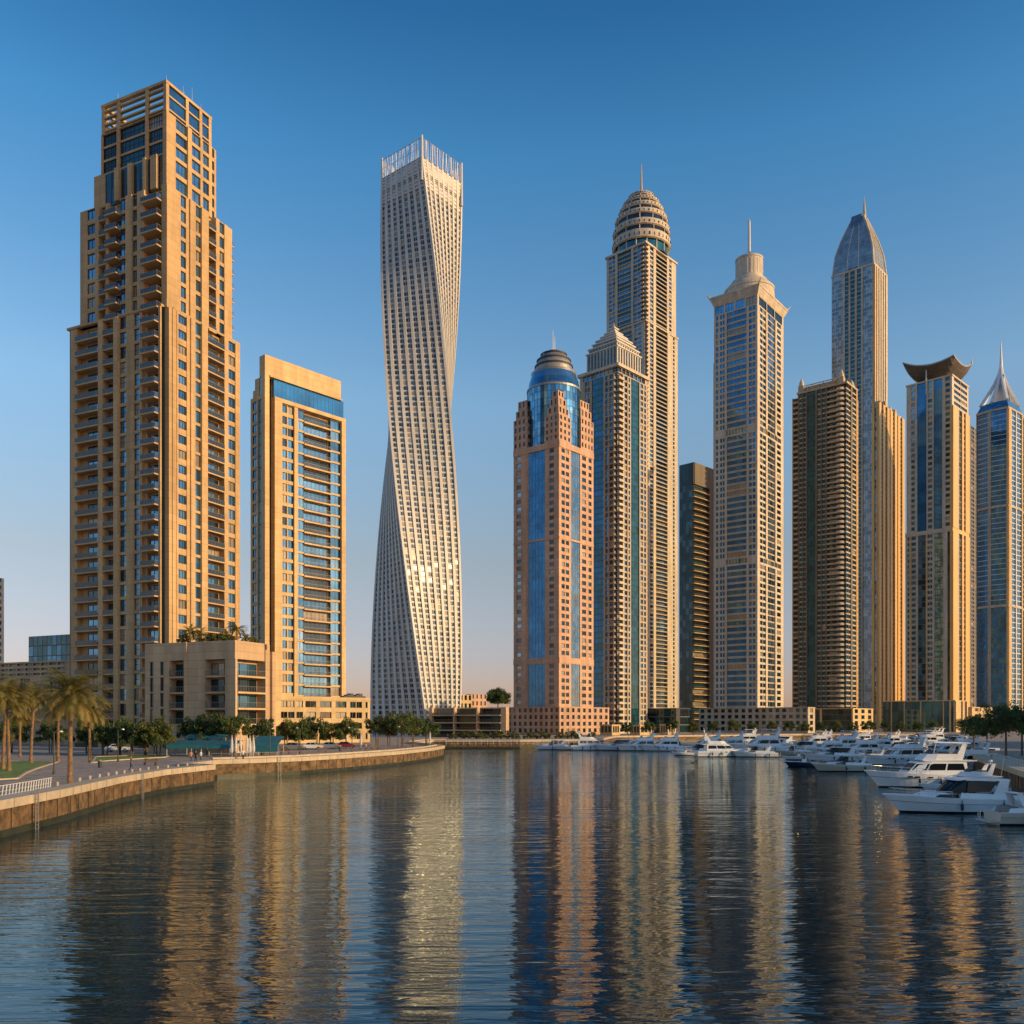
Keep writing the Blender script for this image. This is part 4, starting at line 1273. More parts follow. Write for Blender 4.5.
for i in range(N_ + 1):
    for j in range(N_ + 1):
        u, v = -1 + 2 * i / N_, -1 + 2 * j / N_
        x, y = DR / 2 + u * (DR / 2 + o), DL / 2 + v * (DL / 2 + o)
        topv.append((x, y, roofz(u, v)))
        e = max(abs(u), abs(v))
        botv.append((DR / 2 + u * (DR / 2 + o - .1), DL / 2 + v * (DL / 2 + o - .1), (roofz(u, v) - .8) * (e ** 2) + (zT + .9) * (1 - e ** 2)))
fs = []
W_ = N_ + 1
for i in range(N_):
    for j in range(N_):
        a = i * W_ + j
        fs.append((a, a + 1, a + W_ + 1, a + W_))
nn = W_ * W_
fb_ = [tuple(nn + q for q in f[::-1]) for f in fs]
rim = [i * W_ for i in range(W_)] + [N_ * W_ + j for j in range(1, W_)] + [i * W_ + N_ for i in range(N_ - 1, -1, -1)] + [j for j in range(N_ - 1, 0, -1)]
fr_ = [(rim[i], rim[(i + 1) % len(rim)], nn + rim[(i + 1) % len(rim)], nn + rim[i]) for i in range(len(rim))]
b.add(topv + botv, fs + fb_, 'roofgrey')
b.add(topv + botv, fr_, 'steel')
b.build('upturned_roof', t.root)
b = MB(); b.tube((DR + 1.5, -1.5, roofz(1, -1) - .8), (DR + 1.5, -1.5, roofz(1, -1) + 3), .5, 'gold', .1); b.build('finial', t.root)
b = MB(); b.tube((-.6, DL * .55, zT - 8), (-.6, DL * .55, zed + 1), .35, 'silver'); b.build('mast', t.root)
t.done()
podium(955, 505, 42, 883, 968, 700, 'dark glass waterfront pavilion with slim pale columns and flat roof', 'cream',
       [('W', 953.5), ('G', 951, dict(g=GT)), ('P', 949.5, dict(p=.5)), ('G', 944, dict(g=GT)), ('P', 943, dict(p=.3)), ('G', 921.5, dict(g=GT, pw=3, lm='g_teal2')), ('P', 920.3, dict(p=.5)), ('G', 905, dict(g=GT, pw=3, lm='g_teal2')), ('P', 904, dict(p=.5)), ('G', 892, dict(g=GT, pw=3)), ('P', 891, dict(p=.3)), ('G', 883, dict(g=GT))],
       [('P', 960, dict(p=.6)), ('G', 962, dict(g=GD)), ('P', 964, dict(p=.4)), ('G', 967, dict(g=GD)), ('W', 968)], 5.5, .7, 'waterfront_pavilion')

t = Tower('apartment_tower', 'narrow brown tower sliver between the blue glass tower and the tent topped one', 970, 760, 45, wall='brown')
V = dict(sp=.35, nm=0, g=GD)
t.section(0, t.zc(425), 3.6, [('W', 971), ('V', 974, V), ('W', 975.5), ('V', 978, V), ('W', 980)], [('W', 960)], T=1)
t.done()

# hexagonal blue tower with the tent crown
Vp = [Vector((PX(976.5, 0, 649).x, 649)), Vector((PX(990, 0, 640).x, 640)), Vector((PX(1008.5, 0, 632).x, 632)), Vector((PX(1022.5, 0, 648).x, 648))]
cen = Vector((PX(1001, 0, 665).x, 665))
Vp += [2 * cen - p for p in (Vp[1], Vp[2])] if False else [Vector((PX(1026, 0, 680).x, 680)), Vector((PX(985, 0, 688).x, 688))]
t = Tower('tent_crown_tower', 'many sided blue glass tower under a white ribbed tent crown at the right edge', 990, 640, 90, wall='pale')
t.root.rotation_euler = (0, 0, 0)
t.rot = Matrix.Identity(4)
off = t.C
Vl = [p - off for p in Vp]
cl = cen - off
zT, zM = t.zc(410), [t.zc(507), t.zc(606)]
V = dict(sp=.35, top=.08, nm=1, g=GB, dep=.3)
z0 = 0
for z1 in (zM[1], zM[0], zT):
    for i in range(6):
        a, c = Vl[i], Vl[(i + 1) % 6]
        d = (c - a).normalized()
        nrm = Vector((d.y, -d.x))
        if nrm.dot((a + c) / 2 - cl) < 0:
            nrm = -nrm
        L = (c - a).length
        gl = dict(g=GS if i == 0 else ('g_bright', 'g_bright2', 'g_blue2'), pw=1.8, lm='silver' if z0 else 'brown', lh=.4)
        if i == 2:
            bays = [('P', L * .18, dict(p=.5, m='cream')), ('G', L * .5, dict(g=GB, pw=1.8, lm='silver', lh=.6)), ('P', L * .56, dict(p=.3, m='silver')), ('G', L * .92, dict(g=GB, pw=1.8, lm='silver', lh=.6)), ('P', L, dict(p=.4, m='cream'))]
        elif i in (0, 1):
            bays = [('P', L * .05, dict(p=.35, m='beige')), ('G', L * .90, gl), ('P', L - .02, dict(p=.5, m='cream' if i else 'beige'))]
        else:
            bays = [('G', L - .3, gl), ('W', L)]
        t.face(a, d, nrm, bays, z0, z1 - 1.4, 3.6, .8, 'pale')
    s_ = [cl + (p - cl) * .985 for p in Vl]
    sh = [cl + (p - cl) * .94 for p in Vl]
    t.w.prism([(p.x, p.y) for p in sh], z0, z1 - 1.5, 'pale')
    so_ = [cl + (p - cl) * 1.02 for p in Vl]
    t.w.prism([(p.x, p.y) for p in so_], z1 - 1.4, z1 - .02, 'beige')
    z0 = z1
apex = Vector((PX(1003, 0, 650).x - off.x, 20))
ztip, zten = t.zc(341, cl.x, cl.y), t.zc(366, cl.x, cl.y)
b = MB()
mid = [cl + (p - cl) * .80 for p in Vl]
b.prism([(p.x, p.y) for p in Vl], zT, zT + 7, 'g_blue', [(p.x, p.y) for p in mid])
b.build('glass_collar', t.root)
b = MB()
tp = [cl.lerp(p, .06) for p in mid]
inn = [cl + (p - cl) * .56 for p in Vl]
b.prism([(p.x, p.y) for p in inn], zT + 7, zT + (zten - zT) * .8, 'silver', [(cl.lerp(p, .10).x, cl.lerp(p, .22).y) for p in mid])
b.build('tent_skin', t.root)
for p in mid:
    b = MB()
    pr_ = None
    for k in range(7):
        q = k / 6
        rr = (1 - q) ** 1.5 * .98 + .02
        pt = cl + (p - cl) * rr
        cur = Vector((pt.x, pt.y, zT + 6.5 + (zten - zT - 6.5) * q ** .9))
        if pr_:
            b.tube(pr_, cur, 1.5 * (1.2 - q * .6), 'white', 1.5 * (1.2 - (k + .6) / 6 * .6), n=6)
        pr_ = cur
    b.build('tent_rib', t.root)
b = MB(); b.tube((cl.x, cl.y, zten - 6), (cl.x, cl.y, ztip), 1.5, 'white', .2, n=8); b.build('spire', t.root)
t.done()
podium(972, 560, 50, 965, 993, 707, 'small sunlit cream block behind the right bank trees', 'cream',
       [('W', 965)], [('W', 975), ('V', 981, dict(sp=.4, n=2, g=GD)), ('W', 984), ('V', 991, dict(sp=.4, n=2, g=GD)), ('W', 993)], 3.6, .7)

# low buildings left of the pink tower
t = Tower('car_park', 'long low dark terraced building with slatted decks beside the twisted tower', 506, 330, 20, cat='building', wall='grey_tan')
zT = t.zc(707)
t.section(0, zT, zT / 4, [('W', 509)], [('W', 505), ('B', 478, dict(proj=.8, rail='bar', rm='brown', g=GD, dw=.98, sm='grey_tan', th=.4)), ('P', 476.5, dict(p=.5)), ('B', 455, dict(proj=.8, rail='bar', rm='brown', g=GD, dw=.98, sm='grey_tan', th=.4)), ('P', 453.5, dict(p=.5)), ('B', 432, dict(proj=.8, rail='bar', rm='brown', g=GD, dw=.98, sm='grey_tan', th=.4)), ('W', 429)], T=2)
t.done()
t = Tower('office_block', 'sunlit yellow block peeping over the dark terraced building', 447, 372, 62, cat='building', wall='cream')
t.section(0, t.zc(694.5), 3.2, cols(447, 472, 6, 'V', .55, sp=.35, nm=0, g=GD), [('W', 440)], T=.7)
t.done()
t = Tower('office_block', 'small salmon block right of the sunlit yellow block', 471, 385, 58, cat='building', wall='pink')
t.section(0, t.zc(694), 3.2, cols(471, 487, 4, 'V', .5, sp=.35, nm=0, g=GD), [('W', 466)], T=.7)
t.done()

# unseen blocks added right of the frame to throw shade on the moored boats
for (x0, x1, y0, y1, h, lab) in ((112, 140, -30, 62, 27, 'long unseen beige block added off frame to shade the boats, nearest the camera'), (142, 170, 76, 150, 31, 'taller unseen beige block added off frame to shade the boats, middle one'), (172, 205, 165, 240, 36, 'far unseen beige block added off frame to shade the boats')):
    r = tag(empty('unseen_shade_block', (x0, y0, ZG)), lab, 'building')
    b = MB()
    W_, D_ = x1 - x0, y1 - y0
    b.box(0, W_, 0, D_, 0, h, 'beige')
    b.box(-.4, W_ + .4, -.4, D_ + .4, h, h + .9, 'pale')
    b.build('wall', r)
    wm_ = win_mesh(2.4, 1.9, 1, 0, 'g_dark')
    rest = MB()
    for k in range(int(h / 3.4)):
        for j in range(int(D_ / 4)):
            rest.merge(wm_, Matrix.Translation((-.02, 2 + 4 * j, 1 + 3.4 * k)) @ Matrix.Rotation(R(-90), 4, 'Z'))
    tag(rest.build('window', r), kind='stuff')

for (px_, Y_, l_, r_, pt_, lab_) in ((612, 385, 600, 620, 724.5, 'low cream kiosk on the far quay below the stepped crown tower'), (640, 392, 630, 652, 725, 'second low cream kiosk on the far quay, below the domed tower'), (668, 398, 660, 676, 724, 'small lit kiosk on the far quay before the dark glass block')):
    podium(px_, Y_, 42, l_, r_, pt_, lab_, 'cream', [('W', px_ - 1), ('V', l_ + 1, dict(n=3, g=GD, sp=.3)), ('W', l_)], [('W', px_ + 1), ('V', r_ - 1, dict(n=3, g=GD, sp=.3)), ('W', r_)], 4.0, .5, 'kiosk')

# ------------------------------------------------------------------ lawn, palms and trees
def lawn(pts, name):
    b = MB()
    n = len(pts)
    b.add([(p[0], p[1], ZG + .06) for p in pts] + [(p[0], p[1], ZG - .3) for p in pts], [tuple(range(n))] + [(i, (i + 1) % n, n + (i + 1) % n, n + i) for i in range(n)], 'grass')
    tag(b.build(name), kind='stuff')
    # blades along the surface
    kb = MB()
    for i in range(n):
        a, c = Vector(pts[i]), Vector(pts[(i + 1) % n])
        t_ = (c - a).normalized()
        m_ = Vector((t_.y, -t_.x)) * .15
        kb.hexa([(a.x - m_.x, a.y - m_.y, ZG - .2), (c.x - m_.x, c.y - m_.y, ZG - .2), (c.x + m_.x, c.y + m_.y, ZG - .2), (a.x + m_.x, a.y + m_.y, ZG - .2),
                 (a.x - m_.x, a.y - m_.y, ZG + .13), (c.x - m_.x, c.y - m_.y, ZG + .13), (c.x + m_.x, c.y + m_.y, ZG + .13), (a.x + m_.x, a.y + m_.y, ZG + .13)], 'coping')
    tag(kb.build('kerb'), kind='structure')
lawn([G(px, py)[:2] for px, py in ((-60, 783), (-20, 781), (17, 779), (26, 773), (36, 769), (57, 762.5), (20, 761.5), (-30, 761.5), (-80, 766))], 'lawn')
lawn([G(px, py)[:2] for px, py in ((92, 763), (108, 761), (165, 757.5), (172, 755), (96, 757))], 'lawn')

M['trunk'] = mat('palm_trunk', (0.23, 0.13, 0.065), 0.9, var=0.3, scale=3, bump=0.6, bscale=9)
M['bark'] = mat('tree_bark', (0.14, 0.10, 0.065), 0.9, var=0.3, scale=2, bump=0.5, bscale=8)
M['frond'] = mat('palm_leaf', (0.24, 0.20, 0.05), 0.55, var=0.3, scale=0.8)
M['frond2'] = mat('dry_palm_leaf', (0.34, 0.23, 0.06), 0.6, var=0.3, scale=0.8)
M['leaf'] = mat('tree_leaf', (0.10, 0.14, 0.035), 0.6, var=0.35, scale=0.7)
M['leaf2'] = mat('yellow_green_leaf', (0.14, 0.145, 0.032), 0.6, var=0.3, scale=0.7)
M['leaf3'] = mat('dark_leaf', (0.065, 0.098, 0.028), 0.6, var=0.35, scale=0.7)

for k_ in ('frond', 'frond2'):
    leafy(M[k_], None, .45)
for k_ in ('leaf', 'leaf2', 'leaf3'):
    leafy(M[k_], None, .35)

def palm_mesh(seed, size=3.4, nf=46):
    rnd = random.Random(seed)
    b = MB()
    for i in range(nf):
        az = rnd.uniform(0, 2 * math.pi)
        el = R(82 - 100 * (i / nf) ** .9 + rnd.uniform(-7, 7))
        L = size * rnd.uniform(.82, 1.08) * (1.0 if el > 0 else .85)
        p = Vector((0.12 * math.cos(az), .12 * math.sin(az), rnd.uniform(-.25, .25)))
        N = 11
        m = 'frond' if rnd.random() < (.8 if el > R(-5) else .35) else 'frond2'
        pts = []
        e = el
        for k in range(N + 1):
            pts.append(p.copy())
            d = Vector((math.cos(az) * math.cos(e), math.sin(az) * math.cos(e), math.sin(e)))
            p = p + d * (L / N)
            e -= R(6.4 + 3.5 * k / N) * (1.0 if e > R(-70) else .2)
        side = Vector((-math.sin(az), math.cos(az), 0))
        for k in range(N):
            a, c = pts[k], pts[k + 1]
            w = .035 * (1 - k / N) + .008
            b.add([a - side * w, a + side * w, c + side * w * .8, c - side * w * .8], [(0, 1, 2, 3)], m)
            if k == 0:
                continue
            for q in (0, .33, .66):
                o = a.lerp(c, q)
                fw = (c - a).normalized()
                ll = .62 * size / 3.4 * math.sin(math.pi * (.12 + .82 * (k + q) / N)) + .08
                for s_ in (-1, 1):
                    dr = (side * s_ * .8 + fw * .75 + Vector((0, 0, -.25 + rnd.uniform(-.15, .2)))).normalized()
                    tip = o + dr * ll
                    ww = fw * .042
                    b.add([o - ww, o + ww, tip], [(0, 1, 2)], m)
    return b

def palm(x, y, z, h, crown, label, lean=0.0, group='date palms on the lawn'):
    r = tag(empty('palm_tree', (x, y, z)), label, 'palm tree', group)
    b = MB()
    n = 9
    top = None
    for k in range(n):
        a, c = k / n, (k + 1) / n
        f = lambda q: (lean * q * q, .15 * lean * q, h * q - (.15 if q == 0 else 0))
        ra = .21 - .07 * a + (.10 if k == 0 else 0)
        b.tube(f(a), f(c), ra, 'trunk', .21 - .07 * c + .015, n=9)
        top = f(c)
    b.lathe([(.14, h - .5), (.3, h - .15), (.28, h + .15), (.05, h + .4)], 'frond2', top[0], top[1], 10)
    b.build('trunk', r)
    cr = link('crown', crown, r)
    cr.location = (top[0], top[1], h)
    cr.rotation_euler = (0, 0, random.uniform(0, 6.28))
    return r
pm = [palm_mesh(3, 3.9, 84).mesh('palm_crown'), palm_mesh(11, 3.7, 76).mesh('palm_crown'), palm_mesh(23, 3.5, 72).mesh('palm_crown')]
def gpos(px, Y): return ((px - 512) / F * Y, Y)
PL = [(70, 79, 8.0, 0, 0.1, 'large date palm standing alone at the plaza edge near the railing'),
      (3, 108, 8.8, 1, 0.6, 'leaning date palm at the left edge of the photo, its lower fronds sunlit'),
      (9, 104, 8.3, 2, -0.3, 'upright date palm close beside the leaning one at the left edge'),
      (31, 124, 9.0, 1, 0.5, 'date palm at the back of the lawn left of the large palm'),
      (58, 128, 7.6, 2, 0.1, 'date palm behind the large palm, its crown half hidden by it'),
      (90, 130, 7.2, 0, -0.2, 'date palm behind the large palm, just right of its trunk'),
      (-18, 96, 8.6, 0, 0.2, 'date palm at the left picture edge showing only fronds'),
      (20, 146, 7.0, 1, 0.0, 'small far date palm in the shade behind the lawn')]
for px, Y, h, k, ln, lab in PL:
    x, y = gpos(px, Y)
    palm(x, y, ZG, h, pm[k], lab, ln)
tb, zB_ = ROOF_B
for px, Y, h, k, lab in ((190, 171, 2.0, 1, 'roof palm at the left end of the corner block roof'), (200, 173, 1.6, 2, 'short roof palm second from the left on the corner block'),
                         (237, 171, 2.6, 0, 'tallest roof palm standing over the corner of the block'), (226, 176, 1.5, 1, 'low roof palm just left of the tallest roof palm'), (246, 176, 1.2, 2, 'small roof palm right of the tallest roof palm')):
    x, y = gpos(px, Y)
    palm(x, y, ZG + zB_, h, palm_mesh(px, 2.3, 34).mesh('palm_crown'), lab, 0, 'palms on the corner block roof')

def tree_mesh(seed, rx, rz, nc=34, nl=150, ls=.145, mats=('leaf', 'leaf2', 'leaf3'), wts=(.5, .25, .25)):
    """leaf cards in clumps spread through an uneven crown, crown centre at the origin"""
    rnd = random.Random(seed)
    b = MB()
    for c in range(nc):
        u, v = rnd.uniform(0, 2 * math.pi), math.asin(rnd.uniform(-.75, 1))
        q = rnd.uniform(.35, 1.0) ** .6 * rnd.uniform(.75, 1.28)
        cc = Vector((rx * q * math.cos(v) * math.cos(u), rx * q * math.cos(v) * math.sin(u), rz * q * math.sin(v)))
        cr = rx * rnd.uniform(.15, .36)
        m = rnd.choices(mats, wts)[0]
        for _ in range(nl):
            d = Vector((rnd.gauss(0, 1), rnd.gauss(0, 1), rnd.gauss(0, .75))).normalized() * cr * rnd.random() ** .45
            p = cc + d
            n = Vector((rnd.gauss(0, 1), rnd.gauss(0, 1), rnd.gauss(.4, 1))).normalized()
            a = n.orthogonal().normalized()
            e = n.cross(a)
            t_ = rnd.uniform(0, 6.28)
            a, e = a * math.cos(t_) + e * math.sin(t_), e * math.cos(t_) - a * math.sin(t_)
            s_ = ls * rnd.uniform(.6, 1.3)
            b.add([p - a * s_, p + e * s_ * .55, p + a * s_, p - e * s_ * .55], [(0, 1, 2, 3)], m)
    return b

def tree(px, Y, h, mesh, cz, label, group, r0=.16, stems=1, z=ZG, rx=2, sc=1.0):
    x, y = gpos(px, Y)
    r = tag(empty('tree', (x, y, z)), label, 'tree', group)
    rnd = random.Random(px)
    b = MB()
    for s_ in range(stems):
        bx, by = (rnd.uniform(-.4, .4), rnd.uniform(-.4, .4)) if stems > 1 else (0, 0)
        f = Vector((bx * 1.6, by * 1.6, cz - rx * .35))
        b.tube((bx, by, -.2), f, r0, 'bark', r0 * .65, n=7)
        for k in range(5):
            a = rnd.uniform(0, 6.28)
            g = f + Vector((math.cos(a) * rx * .6, math.sin(a) * rx * .6, rx * rnd.uniform(.2, .7)))
            b.tube(f - Vector((0, 0, .2)), g, r0 * .5, 'bark', r0 * .15, n=5)
    b.build('trunk', r)
    c = link('crown', mesh, r)
    c.location = (0, 0, cz)
    c.scale = (sc, sc * .95, sc * rnd.uniform(.85, 1.15))
    c.rotation_euler = (0, 0, rnd.uniform(0, 6.28))
    return r
TM = [tree_mesh(1, 2.5, 1.7).mesh('tree_crown'), tree_mesh(2, 2.3, 1.8, mats=('leaf', 'leaf2', 'leaf'), wts=(.4, .4, .2)).mesh('tree_crown'), tree_mesh(5, 2.1, 1.6, mats=('leaf3', 'leaf', 'leaf3')).mesh('tree_crown'),
      tree_mesh(8, 2.2, 1.7, mats=('leaf2', 'leaf', 'leaf2')).mesh('tree_crown')]
g1 = 'small trees beside the plaza'
for px, Y, k, cz, lab in ((104, 152, 2, 4.3, 'dark small tree beside the plaza, nearest the big palm'), (119, 156, 0, 4.6, 'bushy plaza tree second from the big palm'), (133, 150, 2, 4.2, 'darker plaza tree third from the big palm'),
                          (146, 155, 1, 4.5, 'mixed green plaza tree fourth from the big palm'), (158, 150, 3, 4.2, 'yellow green plaza tree at the right end of the row'), (88, 160, 2, 4.6, 'dark plaza tree behind the palm trunks'), (50, 166, 2, 4.4, 'dark shaded tree far behind the lawn, below the low podium'), (12, 166, 0, 4.6, 'dark green tree under the podium at the far left')):
    tree(px, Y, 5, TM[k], cz - .8, lab, g1, .12, 3, sc=1.3)
g2 = 'trees behind the teal canopies'
for px, Y, k, cz, lab in ((194, 160, 2, 4.8, 'dark rounded tree at the left end behind the teal canopy'), (207, 158, 2, 5.2, 'dark tree in the middle behind the teal canopy'), (220, 161, 0, 5.2, 'green tree behind the right half of the teal canopy'), (235, 157, 1, 5.6, 'tall tree above the white closed parasols'), (264, 160, 2, 4.6, 'dark tree above the teal kiosk')):
    tree(px, Y, 5, TM[k], cz - .6, lab, g2, .14, 2, sc=1.2)
g3 = 'trees along the curved promenade'
for px, Y, k, cz, lab in ((287, 190, 3, 4.6, 'yellowish promenade tree right of the teal kiosk'), (299, 193, 0, 4.4, 'green promenade tree left of the white car'), (317, 197, 2, 5.0, 'dark promenade tree behind the white car'), (333, 194, 1, 4.4, 'promenade tree right of the white car'), (347, 196, 3, 4.9, 'yellow green promenade tree before the end of the office block'),
                          (378, 204, 3, 5.6, 'yellow green tree at the foot of the twisted tower, left one'), (390, 207, 3, 5.4, 'sunlit tree at the foot of the twisted tower, second from the left'), (402, 203, 1, 6.0, 'taller tree in the middle at the foot of the twisted tower'), (414, 208, 0, 5.6, 'greener tree at the foot of the twisted tower, rightmost'), (427, 214, 2, 5.0, 'dark small tree close to the rounded quay point')):
    tree(px, Y, 5, TM[k], cz - .9, lab, g3, .14, 2, sc=1.3)
g4 = 'trees on the right bank'
TR = [tree_mesh(31, 4.0, 2.9, 60, 150, .17, ('leaf', 'leaf3', 'leaf2'), (.5, .25, .25)).mesh('tree_crown'), tree_mesh(33, 3.1, 2.4, 44, 140, .17, ('leaf', 'leaf3', 'leaf2'), (.5, .3, .2)).mesh('tree_crown')]
for px, Y, k, cz, rx, lab in ((1006, 140, 0, 6.6, 3, 'large dark tree on the right bank with its trunk in view'), (987, 165, 1, 5.4, 2.4, 'smaller tree left of the large dark bank tree'), (974, 188, 1, 5.0, 2.4, 'leftmost tree on the right bank before the sunlit block'), (1022, 152, 1, 6.2, 2.4, 'tree at the right picture edge behind the large bank tree')):
    tree(px, Y, 7, TR[k], cz - .6, lab, g4, .2, 1, rx=rx)
big = tree_mesh(41, 3.9, 2.9, 110, 110, .28, ('leaf3', 'leaf', 'leaf3')).mesh('tree_crown')
tree(498, 345, 18, big, 15.2, 'tall round topped tree rising behind the dark terraced building', None, .35, rx=3.4)
SM = tree_mesh(51, 1.5, .9, 16, 70, .16, ('leaf2', 'leaf', 'leaf2')).mesh('shrub_leaves')
ords = ['first', 'second', 'third', 'fourth', 'fifth', 'sixth', 'seventh', 'eighth', 'ninth', 'tenth', 'eleventh', 'twelfth', 'thirteenth', 'fourteenth', 'fifteenth', 'sixteenth', 'seventeenth', 'eighteenth', 'nineteenth', 'twentieth']
def shrub(px, Y, lab, group, z=ZG, sc=1.0):
    x, y = gpos(px, Y)
    r = tag(empty('shrub', (x, y, z)), lab, 'shrub', group)
    r.scale = (sc,) * 3
    o = link('foliage', SM, r); o.location = (0, 0, .9)
    o.rotation_euler = (0, 0, px)
    b = MB()
    for a in range(4):
        b.tube((0, 0, -.1), (.5 * math.cos(a * 1.6), .5 * math.sin(a * 1.6), .9), .05, 'bark', .02, n=5)
    b.build('stem', r)
for i in range(14):
    shrub(452 + i * 10.6 + (i % 3) * 1.5, 300 + (i % 2) * 4, 'low yellow green shrub behind the far white railing, %s from the left' % ords[i], 'shrubs along the far promenade', sc=1.0 + .25 * (i % 3))
for i, (px, Y) in enumerate(((208, 170), (214, 172), (220, 170), (230, 172), (183, 172), (252, 178))):
    shrub(px, Y, 'green shrub on the corner block roof, %s from the left' % ords[(1, 2, 3, 4, 0, 5)[i]], 'shrubs on the corner block roof', ZG + zB_, .9)

for i in range(18):                       # dark small trees on the far quay
    q = i / 17
    X_, Y_ = (46 + 90 * q * 1.9, 360 + 55 * q * 1.9) if q < .526 else (134 + 62 * (q - .526) / .474, 414 + 10 * (q - .526))
    px_ = 512 + X_ / Y_ * F
    tree(px_, Y_, 5, TM[(2, 0, 2, 3)[i % 4]], 3.2 + .5 * (i % 3), 'small dark tree on the far quay before the tower podiums, %s from the left' % ords[i], 'trees along the far quay', .13, 2, sc=1.2)

# ------------------------------------------------------------------ railings, canopies, parasols, lamps, cars
def railing(pts, label, h=1.05, m='steel', sp=1.6, lean=0.0, name='railing'):
    r = tag(empty(name, (pts[0][0], pts[0][1], ZG)), label, 'railing')
    o = Vector((pts[0][0], pts[0][1]))
    b = MB()
    P = [Vector(p[:2]) - o for p in pts]
    for a, c in zip(P, P[1:]):
        for z in (h, h * .55, h * .25):
            b.tube((a.x, a.y, z), (c.x, c.y, z), .035 if z == h else .018, m, n=5)
    b.build('rail', r)
    acc = 0.0
    pm_ = None
    for a, c in zip(P, P[1:]):
        L = (c - a).length
        k = acc
        t_ = (c - a) / L
        while k < L:
            q = a + t_ * k
            if not pm_:
                bb = MB(); bb.tube((0, 0, -.05), (lean, 0, h + .02), .04, m, n=6); pm_ = bb.mesh('post')
            po = link('post', pm_, r)
            po.location = (q.x, q.y, 0)
            po.rotation_euler = (0, 0, math.atan2(t_.y, t_.x))
            k += sp
        acc = k - L
    return r
M['white_rail'] = mat('white_rail', (0.62, 0.58, 0.52), 0.5, var=0.05)
M['bluegrey'] = mat('blue_grey_rail', (0.16, 0.17, 0.2), 0.5, 0.3, var=0.1)
inn = offs(dense(shore[1:7], 3), -2.4)
railing([p for p in inn if p.y < 82], 'grey railing of leaning posts along the near left quay', .95, 'white_rail', .55, .28)
inn = offs(dense(shore[8:14], 3), -2.6)
railing(inn, 'long blue grey railing along the curved promenade', 1.1, 'bluegrey', 1.5)
railing([G(446, 744.5), G(520, 744.5), G(597, 743.5)], 'long white railing on the far promenade before the terraced building', 1.2, 'white_rail', 1.5)
inn = offs(shore[27:30], -1.6)
railing(inn, 'pale railing on the shaded right bank', 1.05, 'white_rail', 1.2)

# small stone bollards along the near quay
inn = offs(dense(shore[2:7], 6), -1.95)
bm_ = MB(); bm_.lathe([(.13, 0), (.13, .42), (.15, .45), (.15, .55), (.02, .6)], 'coping', n=10); bmesh_ = bm_.mesh('bollard')
k = 0
for p in inn:
    if 76 < p.y < 113:
        o = link('bollard', bmesh_)
        o.location = (p.x, p.y, ZG)
        tag(o, 'short pale stone bollard on the near quay edge, %s from the camera' % ords[k], 'bollard', 'stone bollards along the quay edge')
        k += 1

M['teal_cloth'] = mat('teal_canvas', (0.015, 0.12, 0.15), 0.7, var=0.15, scale=0.8)
M['teal_cloth2'] = mat('light_teal_canvas', (0.04, 0.2, 0.22), 0.7, var=0.15, scale=0.8)
def canopy(px0, px1, Y, ztop, drop, label, m='teal_cloth', deep=4.0):
    x0, x1 = gpos(px0, Y)[0], gpos(px1, Y)[0]
    r = tag(empty('canopy', (x0, Y, ZG)), label, 'canopy', 'teal canopies on the promenade')
    W = x1 - x0
    h = ztop - ZG
    b = MB()
    nseg = max(2, int(W / 2.4))
    for i in range(nseg):
        a, c = W * i / nseg, W * (i + 1) / nseg
        sag = .08
        b.hexa([(a, 0, h - drop * .55), (c, 0, h - drop * .55), (c, deep, h - .06), (a, deep, h - .06), (a, 0, h - drop * .55 + .06), (c, 0, h - drop * .55 + .06), (c, deep, h), (a, deep, h)], m)
        b.hexa([(a + .01, -.05, h - drop), (c - .01, -.05, h - drop), (c - .01, 0, h - drop), (a + .01, 0, h - drop), (a + .01, -.05, h - drop * .55 + .05), (c - .01, -.05, h - drop * .55 + .05), (c - .01, 0, h - drop * .55 + .05), (a + .01, 0, h - drop * .55 + .05)], m)
    b.build('cloth', r)
    pb = MB(); pb.tube((0, 0, 0), (0, 0, h - drop * .6), .06, 'steel'); pm_ = pb.mesh('post')
    for i in range(nseg + 1):
        for y in (.15, deep - .1):
            if i % 2 == 0:
                o = link('post', pm_, r); o.location = (min(W - .08, max(.08, W * i / nseg)), y, 0)
canopy(166, 236, 148, 4.9, 1.25, 'long teal canopy over the promenade seats')
canopy(186, 226, 156, 6.0, .9, 'lighter teal canopy behind the long one', 'teal_cloth2', 2.5)
canopy(251, 278, 150, 5.6, 2.6, 'short teal canopy with a deep front flap right of the parasols')

M['umb'] = mat('white_parasol_cloth', (0.62, 0.57, 0.5), 0.8, var=0.1, scale=2)
ub = MB(); ub.lathe([(.05, 0), (.05, 1.0)], 'white', n=8); ub.lathe([(.35, 0), (.35, .09), (.05, .1)], 'dark', n=10); pole = ub.mesh('pole')
ub = MB()
prof = [(.10, .85), (.24, 1.1), (.27, 1.7), (.2, 2.6), (.13, 3.4), (.05, 4.0), (.03, 4.25)]
for (r0, z0), (r1, z1) in zip(prof, prof[1:]):
    n = 16
    vs = [((r * (1 + .22 * (j % 2))) * math.cos(2 * math.pi * j / n), (r * (1 + .22 * (j % 2))) * math.sin(2 * math.pi * j / n), z) for r, z in ((r0, z0), (r1, z1)) for j in range(n)]
    ub.add(vs, [(j, (j + 1) % n, n + (j + 1) % n, n + j) for j in range(n)], 'umb')
ucl = ub.mesh('folded_cloth')
